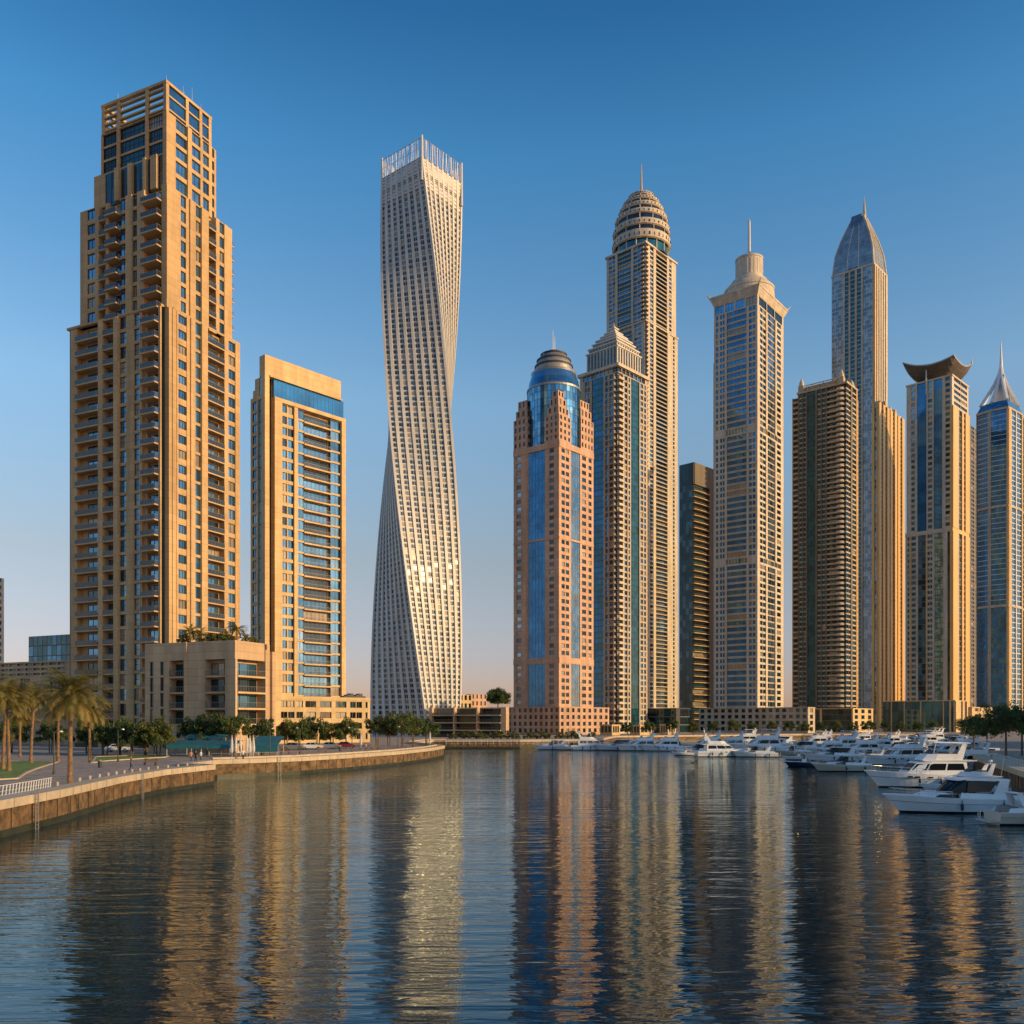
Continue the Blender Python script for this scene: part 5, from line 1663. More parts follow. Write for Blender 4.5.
for i, (px, Y) in enumerate(((232, 144), (236, 147), (240.5, 149), (247, 148), (250, 143), (253.5, 146), (361, 192), (430, 205))):
    x, y = gpos(px, Y)
    lab = ('closed white parasol beside the teal canopy, %s of six from the left' % ords[i]) if i < 6 else ('closed white parasol alone before the twisted tower' if i == 6 else 'closed white parasol near the rounded quay point')
    r = tag(empty('parasol', (x, y, ZG)), lab, 'parasol', 'closed white parasols')
    link('pole', pole, r); link('folded_cloth', ucl, r)
    r.scale = (.8, .8, .86)

M['lampblack'] = mat('lamp_post_paint', (0.06, 0.055, 0.05), 0.5, 0.3, var=0.1)
M['lampglass'] = mat('lamp_glass', (0.6, 0.56, 0.48), 0.3, var=0.03)
lb = MB(); lb.lathe([(.16, 0), (.16, .3), (.08, .4), (.05, 4.6)], 'lampblack', n=10); lb.tube((0, 0, 4.6), (.7, 0, 4.8), .035, 'lampblack'); lpost = lb.mesh('pole')
lb = MB(); lb.lathe([(.05, 4.78), (.2, 4.72), (.22, 4.6), (.1, 4.55), (.01, 4.55)], 'lampglass', .7, 0, 12); lhead = lb.mesh('lamp_head')
for i, (px, Y, lab) in enumerate(((118, 128, 'dark lamp post on the plaza left of the teal canopy'), (270, 140, 'dark lamp post by the teal kiosk on the promenade'), (300, 160, 'dark lamp post left of the white car'), (352, 172, 'dark lamp post before the office block end'), (398, 196, 'dark lamp post before the promenade trees'), (54, 98, 'dark lamp post on the plaza beside the lawn'))):
    x, y = gpos(px, Y)
    r = tag(empty('street_lamp', (x, y, ZG), i * 1.3), lab, 'street lamp', 'lamp posts on the promenade')
    link('pole', lpost, r); link('lamp_head', lhead, r)

# steel ladders down the quay walls
for i, (k0, k1, f, lab) in enumerate(((2, 3, .5, 'steel ladder on the near left quay wall, closest to the camera'), (4, 5, .4, 'steel ladder on the near left quay wall before its corner'), (9, 10, .5, 'steel ladder on the curved promenade quay wall'))):
    a, c = shore[k0], shore[k1]
    t_ = (c - a).normalized()
    n_ = Vector((t_.y, -t_.x))
    p = a.lerp(c, f) + n_ * .34
    r = tag(empty('quay_ladder', (p.x, p.y, 0), math.atan2(t_.y, t_.x)), lab, 'ladder', 'ladders on the quay walls')
    for s_ in (-.25, .25):
        b = MB(); b.tube((s_, 0, -.6), (s_, 0, ZG + .7), .035, 'steel', n=6); b.build('side_rail', r)
    rb = MB(); rb.tube((-.25, 0, 0), (.25, 0, 0), .022, 'steel', n=5); rm_ = rb.mesh('rung')
    for j in range(9):
        o = link('rung', rm_, r); o.location = (0, 0, -.3 + .32 * j)

# litter bins and round planters
for i, (px, Y, lab) in enumerate(((100, 112, 'dark litter bin on the plaza near the stone bollards'), (262, 152, 'dark litter bin by the promenade railing under the teal kiosk'), (340, 176, 'dark litter bin on the promenade before the office block'))):
    x, y = gpos(px, Y)
    r = tag(empty('litter_bin', (x, y, ZG)), lab, 'bin', 'litter bins')
    b = MB(); b.lathe([(.01, 0), (.22, 0), (.27, .8), (.22, .82)], 'lampblack', n=14); b.build('body', r)
    b = MB(); b.lathe([(.29, .82), (.29, .9), (.15, 1.02), (.01, 1.04)], 'steel', n=14); b.build('lid', r)

# benches
bb = MB()
for i in range(4):
    bb.box(-.9, .9, -.25 + .13 * i, -.14 + .13 * i, .42, .46, 'trunk')
seat = bb.mesh('seat')
bb = MB()
for i in range(3):
    bb.box(-.9, .9, .30 + .02 * i, .33 + .02 * i, .55 + .13 * i, .65 + .13 * i, 'trunk')
back = bb.mesh('backrest')
bb = MB(); bb.box(-.04, .04, -.22, .3, 0, .415, 'lampblack'); bb.box(-.03, .03, .305, .36, .2, .9, 'lampblack'); leg = bb.mesh('leg')
for i, (px, Y, rz, lab) in enumerate(((285, 160, 0, 'wooden bench on the promenade below the office block, left one'), (322, 170, .3, 'wooden bench on the promenade before the white car'), (375, 188, .5, 'wooden bench on the promenade before the twisted tower'), (150, 118, 0, 'wooden bench on the plaza before the small trees'))):
    x, y = gpos(px, Y)
    r = tag(empty('bench', (x, y, ZG), rz), lab, 'bench', 'promenade benches')
    link('seat', seat, r); link('backrest', back, r)
    for sx in (-.7, .7):
        o = link('leg', leg, r); o.location = (sx, 0, 0)

# parked cars
M['carwhite'] = mat('white_car_paint', (0.7, 0.7, 0.69), 0.25, var=0.02)
M['carsilver'] = mat('silver_car_paint', (0.35, 0.36, 0.37), 0.3, 0.6, var=0.02)
M['carred'] = mat('dark_red_car_paint', (0.16, 0.02, 0.02), 0.3, var=0.02)
M['tyre'] = mat('tyre', (0.02, 0.02, 0.02), 0.8, var=0)
def car(px, Y, rz, paint, label):
    x, y = gpos(px, Y)
    r = tag(empty('parked_car', (x, y, ZG), rz), label, 'car', 'parked cars on the promenade')
    prof = [(-2.2, .35), (-2.25, .75), (-2.1, .95), (-1.5, 1.02), (-.9, 1.5), (.5, 1.52), (1.15, 1.0), (2.0, .88), (2.25, .65), (2.25, .35)]
    b = MB()
    n = len(prof)
    A = [(px_, -.88 if z < 1.2 else -.70, z) for px_, z in prof]
    B_ = [(px_, .88 if z < 1.2 else .70, z) for px_, z in prof]
    b.add(A + B_, [tuple(range(n)), tuple(range(2 * n - 1, n - 1, -1))] + [(i, n + i, n + (i + 1) % n, (i + 1) % n) for i in range(n)], paint)
    b.build('body', r)
    for s_ in (-1, 1):
        b = MB()
        for pts in ([(-1.35, 1.06), (-.86, 1.42), (-.25, 1.44), (-.25, 1.04)], [(-.17, 1.04), (-.17, 1.44), (.46, 1.44), (.98, 1.04)]):
            v = [(q, s_ * ((.885 - (z - 1.0) * .36) + .005), z) for q, z in pts] + [(q, s_ * ((.885 - (z - 1.0) * .36) - .03), z) for q, z in pts]
            b.add(v, [(0, 1, 2, 3), (7, 6, 5, 4), (0, 4, 5, 1), (1, 5, 6, 2), (2, 6, 7, 3), (3, 7, 4, 0)], 'g_dark2')
        b.build('window', r)
        for q in (-1.4, 1.4):
            b = MB()
            b.tube((q, s_ * .70, .33), (q, s_ * .92, .33), .33, 'tyre', n=16)
            w = b.build('wheel', r)
            b = MB(); b.tube((q, s_ * .90, .33), (q, s_ * .93, .33), .2, 'carsilver', n=12); b.build('rim', w)
        b = MB(); b.box(2.18, 2.27, s_ * .72 - .16, s_ * .72 + .16, .68, .8, 'lampglass'); b.build('headlight', r)
    b = MB(); b.hexa([(.58, -.66, 1.47), (1.2, -.8, 1.02), (1.2, .8, 1.02), (.58, .66, 1.47), (.62, -.64, 1.5), (1.24, -.78, 1.05), (1.24, .78, 1.05), (.62, .64, 1.5)], 'g_dark2'); b.build('windscreen', r)
car(312, 186, .1, 'carwhite', 'white car parked among the promenade trees')
car(330, 189, .1, 'carsilver', 'silver car parked right of the white one')
car(345, 192, .15, 'carred', 'dark red car parked near the end of the office block')
car(118, 172, .2, 'carwhite', 'white car half hidden behind the small plaza trees')
car(293, 184, .1, 'carsilver', 'silver car parked left of the white one')

# people strolling on the promenade
def person_mesh(seed, shirt, legs, stride=.18):
    rnd = random.Random(seed)
    J = {'pelvis': (0, 0, .95), 'waist': (0, 0, 1.1), 'chest': (0, .01, 1.36), 'neck': (0, 0, 1.5), 'head': (0, .02, 1.62), 'crown': (0, .01, 1.74),
         'shL': (.17, 0, 1.43), 'elL': (.24, -.05 * stride * 5, 1.16), 'haL': (.25, .22 * stride * 4, .92), 'shR': (-.17, 0, 1.43), 'elR': (-.24, .05, 1.16), 'haR': (-.25, .05 - .12 * stride, .9),
         'hiL': (.09, 0, .9), 'knL': (.1, stride * .7, .5), 'anL': (.1, stride * .8, .08), 'toL': (.1, stride * .8 + .17, .035), 'hiR': (-.09, 0, .9), 'knR': (-.1, -stride * .2, .5), 'anR': (-.1, -stride, .09), 'toR': (-.1, -stride + .16, .035)}
    E = [('pelvis', 'waist'), ('waist', 'chest'), ('chest', 'neck'), ('neck', 'head'), ('head', 'crown'), ('chest', 'shL'), ('shL', 'elL'), ('elL', 'haL'), ('chest', 'shR'), ('shR', 'elR'), ('elR', 'haR'),
         ('pelvis', 'hiL'), ('hiL', 'knL'), ('knL', 'anL'), ('anL', 'toL'), ('pelvis', 'hiR'), ('hiR', 'knR'), ('knR', 'anR'), ('anR', 'toR')]
    rad = {'pelvis': .13, 'waist': .125, 'chest': .14, 'neck': .055, 'head': .095, 'crown': .07, 'sh': .065, 'el': .045, 'ha': .035, 'hi': .095, 'kn': .065, 'an': .045, 'to': .04}
    names = list(J)
    me = bpy.data.meshes.new('person')
    me.from_pydata([J[n] for n in names], [(names.index(a), names.index(b_)) for a, b_ in E], [])
    o = link('person', me)
    md = o.modifiers.new('skin', 'SKIN')
    o.modifiers.new('sub', 'SUBSURF').levels = 1
    if not me.skin_vertices:
        me.attributes.new('skin', 'FLOAT', 'POINT')
    sv = me.skin_vertices[0].data if me.skin_vertices else None
    if sv:
        for i, n in enumerate(names):
            q = rad.get(n, rad.get(n[:2], .06))
            sv[i].radius = (q, q * .85)
            sv[i].use_root = n == 'pelvis'
    dg = bpy.context.evaluated_depsgraph_get()
    em = bpy.data.meshes.new_from_object(o.evaluated_get(dg))
    bpy.data.objects.remove(o)
    for m in ('skin', shirt, legs, 'hairm'):
        em.materials.append(M[m])
    for p in em.polygons:
        z = p.center.z
        ax = abs(p.center.x)
        p.material_index = 3 if (z > 1.67 or (z > 1.56 and p.center.y < -.02)) else 0 if z > 1.47 or (ax > .21 and z < 1.2) else 1 if z > .95 or ax > .2 else 2
        p.use_smooth = True
    return em
M['skin'] = mat('skin', (0.35, 0.2, 0.13), 0.6, var=0)
M['hairm'] = mat('dark_hair', (0.02, 0.015, 0.01), 0.6, var=0)
M['sh_w'] = mat('white_shirt', (0.6, 0.58, 0.55), 0.8, var=0)
M['sh_p'] = mat('salmon_shirt', (0.5, 0.22, 0.14), 0.8, var=0)
M['sh_d'] = mat('dark_clothes', (0.03, 0.03, 0.04), 0.8, var=0)
M['jeans'] = mat('blue_trousers', (0.05, 0.07, 0.13), 0.8, var=0)
for i, (px, py, rz, sh, lg, lab) in enumerate(((191, 763, .5, 'sh_p', 'jeans', 'person in a salmon shirt under the left end of the long canopy'), (196, 763.5, 2.6, 'sh_d', 'sh_d', 'person in dark clothes standing under the long canopy'), (201, 762.5, 1.4, 'sh_w', 'jeans', 'person in a white shirt facing the one in dark clothes'),
                                               (243, 761, 4.0, 'sh_w', 'sh_d', 'person in a white shirt walking past the closed parasols'), (366, 752, 1.0, 'sh_p', 'sh_d', 'person in a salmon shirt near the twisted tower foot'), (131, 771, 5.0, 'sh_d', 'jeans', 'person in a dark shirt walking across the plaza'))):
    em = person_mesh(i, sh, lg, .12 + .06 * (i % 3))
    o = link('person', em)
    o.location = G(px, py)
    o.rotation_euler = (0, 0, rz)
    tag(o, lab, 'person')

# ------------------------------------------------------------------ boats
M['gel'] = mat('white_gelcoat', (0.80, 0.80, 0.79), 0.25, var=0.04, scale=0.6)
M['gelgrey'] = mat('pale_grey_gelcoat', (0.42, 0.43, 0.44), 0.3, var=0.05)
M['cream_hull'] = mat('cream_gelcoat', (0.55, 0.47, 0.36), 0.3, var=0.05)
M['navy'] = mat('navy_hull_paint', (0.02, 0.03, 0.06), 0.25, var=0.05)
M['boot'] = mat('dark_boot_stripe', (0.015, 0.017, 0.02), 0.4, var=0.1)
M['teak'] = mat('teak_deck', (0.25, 0.15, 0.08), 0.7, var=0.2, scale=4)
M['tint'] = mat('smoked_boat_window', (0.006, 0.008, 0.010), 0.15, var=0, spec=0.35)
M['chrome'] = mat('polished_rail', (0.6, 0.6, 0.6), 0.2, 0.9, var=0)
M['canvas'] = mat('beige_canvas', (0.4, 0.35, 0.28), 0.8, var=0.08)
M['cushion'] = mat('grey_cushion', (0.22, 0.21, 0.2), 0.8, var=0.1)

def hull(L, B, H, side='gel'):
    """bow at +x, stern at x=0, waterline z=0"""
    N = 18
    b = MB()
    rings = []
    for i in range(N + 1):
        u = i / N
        bd = B / 2 * (.90 + .10 * min(1, u / .4)) * (1 - max(0, (u - .42) / .58) ** 2.3)
        bw = bd * (.86 - .55 * max(0, (u - .35) / .65) ** 1.3)
        zs = H * (.80 + .34 * u ** 1.8)
        xs = L * u
        xw = L * (u - .13 * u ** 2.5)
        def pt(q, z, w): return (xw + (xs - xw) * q, w, z)
        half = [pt(0, -.45, 0), pt(.05, .02, bw), pt(.12, .16, bw + (bd - bw) * .25), pt(.6, zs * .62, bw + (bd - bw) * .75), pt(.66, zs * .66, bw + (bd - bw) * .80 + .03), pt(1, zs, max(bd, .02))]
        ring = [(x, y, z) for x, y, z in half[::-1]] + [(x, -y, z) for x, y, z in half[1:]]
        rings.append(ring)
    m_ = len(rings[0])
    rows = [side, side, side, 'boot', 'boot', 'boot', 'boot', side, side, side]
    rows[1] = 'gelgrey' if side == 'gel' else side
    rows[8] = rows[1]
    for a, c in zip(rings, rings[1:]):
        for j in range(m_ - 1):
            b.add([a[j], a[j + 1], c[j + 1], c[j]], [(0, 1, 2, 3)], rows[j])
    b.add(rings[0], [tuple(range(m_))], side)
    return b, rings

def deck(rings, m='gel'):
    b = MB()
    for a, c in zip(rings, rings[1:]):
        p = [a[0], a[-1], c[-1], c[0]]
        b.add([(x, y * .97, z - .10) for x, y, z in p], [(0, 1, 2, 3)], m)
    # toe rail
    for k in (0, -1):
        for a, c in zip(rings, rings[1:]):
            p, q = a[k], c[k]
            b.hexa([(p[0], p[1] * .94, p[2] - .11), (q[0], q[1] * .94, q[2] - .11), (q[0], q[1], q[2] - .02), (p[0], p[1], p[2] - .02), (p[0], p[1] * .95, p[2] + .04), (q[0], q[1] * .95, q[2] + .04), (q[0], q[1], q[2] + .04), (p[0], p[1], p[2] + .04)], m)
    return b

def house(x0, x1, w, z0, z1, fr, br, m='gel', tap=.86, bowtap=.75):
    """cabin block: front raked by fr, back by br, narrower on top and towards the bow"""
    b = MB()
    lo = [(x0, -w / 2), (x0 + (x1 - x0) * .7, -w / 2), (x1, -w / 2 * bowtap), (x1, w / 2 * bowtap), (x0 + (x1 - x0) * .7, w / 2), (x0, w / 2)]
    hi = [(x0 + br, -w / 2 * tap), (x0 + (x1 - x0) * .7 - fr * .55, -w / 2 * tap), (x1 - fr, -w / 2 * bowtap * tap), (x1 - fr, w / 2 * bowtap * tap), (x0 + (x1 - x0) * .7 - fr * .55, w / 2 * tap), (x0 + br, w / 2 * tap)]
    b.prism(lo, z0, z1, m, hi)
    def side(s, q0, q1, t0, t1, out=.012):          # window panel on a side wall, q along, t up
        i, j = (0, 1) if s < 0 else (5, 4)
        def P(q, t):
            a = Vector((*lo[i], z0)).lerp(Vector((*lo[j], z0)), q)
            c = Vector((*hi[i], z1)).lerp(Vector((*hi[j], z1)), q)
            v = a.lerp(c, t)
            return v + Vector((0, s * out, 0))
        return P
    def front():
        def P(q, t):
            a = Vector((*lo[2], z0)).lerp(Vector((*lo[3], z0)), q)
            c = Vector((*hi[2], z1)).lerp(Vector((*hi[3], z1)), q)
            return a.lerp(c, t) + Vector((.012, 0, .012))
        return P
    def quarter(s):
        i, j = (1, 2) if s < 0 else (4, 3)
        def P(q, t):
            a = Vector((*lo[i], z0)).lerp(Vector((*lo[j], z0)), q)
            c = Vector((*hi[i], z1)).lerp(Vector((*hi[j], z1)), q)
            return a.lerp(c, t) + Vector((.008, s * .012, .004))
        return P
    return b, side, front, quarter

def panel(P, poly, m='tint', n=Vector((0, 0, 0))):
    b = MB()
    v = [P(q, t) for q, t in poly]
    k = len(v)
    nn = (v[1] - v[0]).cross(v[2] - v[0]).normalized() * .02
    b.add(v + [p - nn for p in v] if False else v, [tuple(range(k))], m)
    return b

def rail_on(b, rings, i0, i1, h, inset=.9, step=2):
    for k in (0, -1):
        prev = None
        for i in range(i0, i1 + 1):
            x, y, z = rings[i][k]
            p = Vector((x, y * inset, z + h))
            if (i - i0) % step == 0:
                b.tube((x, y * inset, z), p, .018, 'chrome', n=5)
            if prev:
                b.tube(prev, p, .02, 'chrome', n=5)
                b.tube(prev - Vector((0, 0, h * .5)), p - Vector((0, 0, h * .5)), .01, 'chrome', n=4)
            prev = p
    a, c = rings[i1][0], rings[i1][-1]
    b.tube((a[0], a[1] * inset, a[2] + h), (c[0], c[1] * inset, c[2] + h), .02, 'chrome', n=5)

def boat_root(name, label, group):
    return tag(empty(name, (0, 0, 0)), label, 'boat', group)

def make_flybridge(L=14.0, side='gel', top=True):
    r = boat_root('motor_yacht', 'x', 'moored boats')
    B, H = L * .29, L * .125
    hb, rings = hull(L, B, H, side)
    hb.build('hull', r, smooth=False)
    deck(rings).build('deck', r)
    z0 = H * .80 - .12
    z1 = z0 + L * .125
    cb, sd, fr, qt = house(L * .16, L * .70, B * .76, z0, z1, L * .13, .1)
    cb.build('cabin', r)
    for s in (-1, 1):
        panel(sd(s, 0, 1, 0, 1), [(.06, .42), (.52, .42), (.52, .86), (.10, .86)]).build('window', r)
        panel(sd(s, 0, 1, 0, 1), [(.56, .42), (.99, .42), (.99, .8), (.92, .86), (.56, .86)]).build('window', r)
        panel(qt(s), [(.04, .42), (.92, .45), (.92, .84), (.04, .84)]).build('window', r)
        b = MB()                                    # hull ports
        for i in (9, 11, 12):
            p = Vector(rings[i][0 if s > 0 else -1])
            b.box(p.x - L * .02, p.x + L * .02, p.y * .985 + s * .00, p.y * .985 + s * .03, p.z * .72, p.z * .82, 'tint')
        b.build('porthole', r)['kind'] = 'stuff'
    panel(fr(), [(.04, .40), (.48, .40), (.48, .86), (.04, .86)]).build('windscreen', r)
    panel(fr(), [(.52, .40), (.96, .40), (.96, .86), (.52, .86)]).build('windscreen', r)
    # flybridge coaming, overhang, seats, screen
    zf = z1
    b = MB()
    b.hexa([(L * .08, -B * .36, zf + .003), (L * .52, -B * .33, zf + .003), (L * .52, B * .33, zf + .003), (L * .08, B * .36, zf + .003), (L * .08, -B * .37, zf + .16), (L * .55, -B * .33, zf + .16), (L * .55, B * .33, zf + .16), (L * .08, B * .37, zf + .16)], 'gel')
    cb2, sd2, fr2, qt2 = house(L * .20, L * .535, B * .62, zf + .16, zf + .16 + L * .05, L * .05, .25, tap=.94)
    b.merge(cb2, Matrix.Identity(4))
    b.build('flybridge', r)
    zt = zf + .16 + L * .05
    b = MB()
    b.hexa([(L * .43, -B * .24, zt), (L * .45, -B * .24, zt), (L * .45, B * .24, zt), (L * .43, B * .24, zt), (L * .405, -B * .22, zt + .45), (L * .415, -B * .22, zt + .45), (L * .415, B * .22, zt + .45), (L * .405, B * .22, zt + .45)], 'tint')
    b.build('flybridge_screen', r)
    b = MB()
    b.box(L * .24, L * .30, -B * .22, B * .22, zt - .25, zt + .22, 'cushion')
    b.build('bench_seat', r)
    # radar arch
    b = MB()
    for s in (-1, 1):
        b.hexa([(L * .20, s * B * .30 - .06, zf + .16), (L * .27, s * B * .30 - .06, zf + .16), (L * .27, s * B * .30 + .06, zf + .16), (L * .20, s * B * .30 + .06, zf + .16),
                (L * .15, s * B * .25 - .05, zt + L * .085), (L * .19, s * B * .25 - .05, zt + L * .085), (L * .19, s * B * .25 + .05, zt + L * .085), (L * .15, s * B * .25 + .05, zt + L * .085)], 'gel')
    if top:
        b.hexa([(L * .12, -B * .29, zt + L * .085), (L * .44, -B * .27, zt + L * .095), (L * .44, B * .27, zt + L * .095), (L * .12, B * .29, zt + L * .085), (L * .13, -B * .27, zt + L * .085 + .14), (L * .43, -B * .25, zt + L * .095 + .12), (L * .43, B * .25, zt + L * .095 + .12), (L * .13, B * .27, zt + L * .085 + .14)], 'gel')
        for s in (-1, 1):
            b.tube((L * .44, s * B * .25, zt - .05), (L * .42, s * B * .25, zt + L * .096), .04, 'gel')
    else:
        b.box(L * .145, L * .195, -B * .27, B * .27, zt + L * .085, zt + L * .085 + .12, 'gel')
    b.build('radar_arch', r)
    b = MB()
    zz_ = zt + L * .085 + .13
    b.lathe([(.05, zz_), (.05, zz_ + .25), (.28, zz_ + .27), (.30, zz_ + .42), (.2, zz_ + .52), (.02, zz_ + .55)], 'gel', L * .17, 0, 14)
    b.tube((L * .18, B * .2, zz_), (L * .15, B * .2, zz_ + 1.9), .02, 'chrome', .008, n=5)
    b.build('radar', r)
    for q in (.25, .42, .6):
        for s in (-1, 1):
            b = MB()
            yy = s * (B / 2 * .99 + .10)
            b.lathe([(.02, H * .18), (.13, H * .24), (.14, H * .55), (.05, H * .62), (.02, H * .82)], 'navy', L * q, yy, 10)
            b.build('fender', r)
    b = MB()
    rail_on(b, rings, 9, 17, .62)
    b.build('bow_rail', r)
    b = MB()
    b.box(-L * .07, .02, -B * .40, B * .40, .28, .38, 'teak')
    b.box(.02, L * .15, -B * .38, B * .38, z0 - .25, z0 - .18, 'teak')
    b.build('swim_platform', r)
    return r

def make_cruiser(L=12.0, side='gel', hard=True):
    r = boat_root('motor_cruiser', 'x', 'moored boats')
    B, H = L * .29, L * .118
    hb, rings = hull(L, B, H, side)
    hb.build('hull', r)
    deck(rings).build('deck', r)
    z0 = H * .86 - .12
    cb, sd, fr, qt = house(L * .46, L * .82, B * .60, z0, z0 + L * .055, L * .12, .05, tap=.82)
    b = cb
    b.build('coachroof', r)
    for s in (-1, 1):
        panel(sd(s, 0, 1, 0, 1), [(.1, .3), (.9, .3), (.8, .75), (.12, .75)]).build('window', r)
    zt = z0 + L * .055
    w = B * .33
    # windscreen: raked frame with two panes and side wings
    h = L * .085
    b = MB()
    pts = [((L * .60, 0, zt), (L * .50, 0, zt + h))] + [((L * .57, s * w * .8, zt - .02), (L * .485, s * w * .8, zt + h)) for s in (-1, 1)] + [((L * .46, s * w * 1.12, zt - .1), (L * .44, s * w, zt + h)) for s in (-1, 1)]
    for a, c in pts:
        b.tube(a, c, .045, 'boot', n=5)
    for a, c in ((0, 1), (0, 2), (1, 3), (2, 4)):
        b.tube(pts[a][1], pts[c][1], .04, 'boot', n=5)
    b.build('windscreen_frame', r)
    for a, c in ((0, 1), (0, 2), (1, 3), (2, 4)):
        b = MB()
        b.add([pts[a][0], pts[c][0], pts[c][1], pts[a][1]], [(0, 1, 2, 3)], 'tint')
        b.build('windscreen', r)
    # side coaming with dark openings, cockpit seats
    b = MB()
    for s in (-1, 1):
        b.hexa([(L * .06, s * B * .40 - .05, z0 - .05), (L * .50, s * B * .40 - .05, z0 - .05), (L * .50, s * B * .40 + .05, z0 - .05), (L * .06, s * B * .40 + .05, z0 - .05),
                (L * .08, s * B * .38 - .04, z0 + L * .035), (L * .48, s * B * .36 - .04, z0 + L * .055), (L * .48, s * B * .36 + .04, z0 + L * .055), (L * .08, s * B * .38 + .04, z0 + L * .035)], 'gel')
    b.build('coaming', r)
    b = MB()
    b.box(L * .36, L * .42, -B * .24, B * .24, z0, z0 + L * .075, 'cushion')
    b.box(L * .08, L * .15, -B * .30, B * .30, z0, z0 + L * .045, 'cushion')
    b.build('seat', r)
    if hard:
        b = MB()
        zr = zt + h
        b.hexa([(L * .12, -w * 1.05, zr - .05), (L * .515, -w * .9, zr), (L * .515, w * .9, zr), (L * .12, w * 1.05, zr - .05), (L * .13, -w, zr + .12), (L * .50, -w * .85, zr + .15), (L * .50, w * .85, zr + .15), (L * .13, w, zr + .12)], 'gel')
        b.build('hardtop', r)
        for s in (-1, 1):
            b = MB()
            b.hexa([(L * .16, s * w * 1.12 - .05, z0), (L * .27, s * w * 1.12 - .05, z0), (L * .27, s * w * 1.12 + .05, z0), (L * .16, s * w * 1.12 + .05, z0),
                    (L * .13, s * w - .04, zr - .04), (L * .20, s * w - .04, zr - .04), (L * .20, s * w + .04, zr - .04), (L * .13, s * w + .04, zr - .04)], 'gel')
            b.build('roof_pillar', r)
            b = MB()
            b.add([(L * .275, s * (w * 1.13 + .02), z0 + L * .06), (L * .44, s * (w * 1.10 + .02), z0 + L * .06), (L * .43, s * (w + .03), zr - .06), (L * .21, s * (w + .03), zr - .08)], [(0, 1, 2, 3)], 'tint')
            b.build('window', r)
    else:
        b = MB()
        zr = z0 + L * .14
        for s in (-1, 1):
            b.hexa([(L * .20, s * B * .37 - .05, z0), (L * .28, s * B * .37 - .05, z0), (L * .28, s * B * .37 + .05, z0), (L * .20, s * B * .37 + .05, z0), (L * .14, s * B * .30 - .04, zr), (L * .18, s * B * .30 - .04, zr), (L * .18, s * B * .30 + .04, zr), (L * .14, s * B * .30 + .04, zr)], 'gel')
        b.box(L * .14, L * .18, -B * .33, B * .33, zr + .003, zr + .1, 'gel')
        b.build('radar_arch', r)
        b = MB()
        b.hexa([(L * .19, -w, zr - .1), (L * .42, -w, zr - .12), (L * .42, w, zr - .12), (L * .19, w, zr - .1), (L * .19, -w * .9, zr + .0), (L * .42, -w * .9, zr - .04), (L * .42, w * .9, zr - .04), (L * .19, w * .9, zr)], 'canvas')
        b.build('sun_cover', r)
    b = MB()
    rail_on(b, rings, 10, 17, .55)
    b.build('bow_rail', r)
    b = MB(); b.tube((L * .2, B * .28, z0 + .5), (L * .16, B * .28, z0 + L * .3), .025, 'chrome', .008, n=5); b.build('antenna', r)
    for q in (.2, .5):
        for s in (-1, 1):
            b = MB(); b.lathe([(.02, H * .18), (.12, H * .24), (.13, H * .55), (.05, H * .62), (.02, H * .85)], 'navy', L * q, s * (B / 2 * .99 + .09), 10); b.build('fender', r)
    b = MB()
    b.box(-L * .07, .02, -B * .38, B * .38, .22, .32, 'gelgrey')
    b.tube((-L * .06, B * .2, .3), (-L * .06, B * .2, 1.0), .025, 'chrome'); b.tube((-L * .06, B * .32, .3), (-L * .06, B * .32, 1.0), .025, 'chrome')
    for q in (.5, .75, 1.0):
        b.tube((-L * .06, B * .2, q), (-L * .06, B * .32, q), .018, 'chrome')
    b.build('swim_platform', r)
    return r

def make_dayboat(L=7.0, side='navy'):
    r = boat_root('day_boat', 'x', 'moored boats')
    B, H = L * .33, L * .13
    hb, rings = hull(L, B, H, side)
    hb.build('hull', r)
    deck(rings).build('deck', r)
    z0 = H * .8
    b = MB(); b.box(L * .40, L * .47, -B * .16, B * .16, z0 - .1, z0 + .7, 'gel'); b.build('console', r)
    b = MB(); b.hexa([(L * .47, -B * .2, z0 + .6), (L * .48, -B * .2, z0 + .6), (L * .48, B * .2, z0 + .6), (L * .47, B * .2, z0 + .6), (L * .42, -B * .18, z0 + 1.05), (L * .43, -B * .18, z0 + 1.05), (L * .43, B * .18, z0 + 1.05), (L * .42, B * .18, z0 + 1.05)], 'tint'); b.build('windscreen', r)
    b = MB(); b.box(L * .27, L * .33, -B * .2, B * .2, z0 - .1, z0 + .45, 'cushion'); b.box(L * .06, L * .12, -B * .3, B * .3, z0 - .1, z0 + .3, 'cushion'); b.build('seat', r)
    b = MB()
    b.hexa([(L * .2, -B * .34, z0 + 1.55), (L * .5, -B * .34, z0 + 1.6), (L * .5, B * .34, z0 + 1.6), (L * .2, B * .34, z0 + 1.55), (L * .2, -B * .3, z0 + 1.65), (L * .5, -B * .3, z0 + 1.7), (L * .5, B * .3, z0 + 1.7), (L * .2, B * .3, z0 + 1.65)], 'canvas')
    for s in (-1, 1):
        for q in (.25, .46):
            b.tube((L * q, s * B * .38, z0), (L * q, s * B * .32, z0 + 1.6), .02, 'chrome', n=5)
    b.build('bimini', r)
    b = MB()
    b.hexa([(-.35, -.18, z0 - .1), (.0, -.18, z0 - .1), (.0, .18, z0 - .1), (-.35, .18, z0 - .1), (-.4, -.15, z0 + .45), (-.05, -.15, z0 + .45), (-.05, .15, z0 + .45), (-.4, .15, z0 + .45)], 'boot')
    b.box(-.28, -.12, -.06, .06, -.5, z0 - .11, 'boot')
    b.build('outboard_motor', r)
    return r

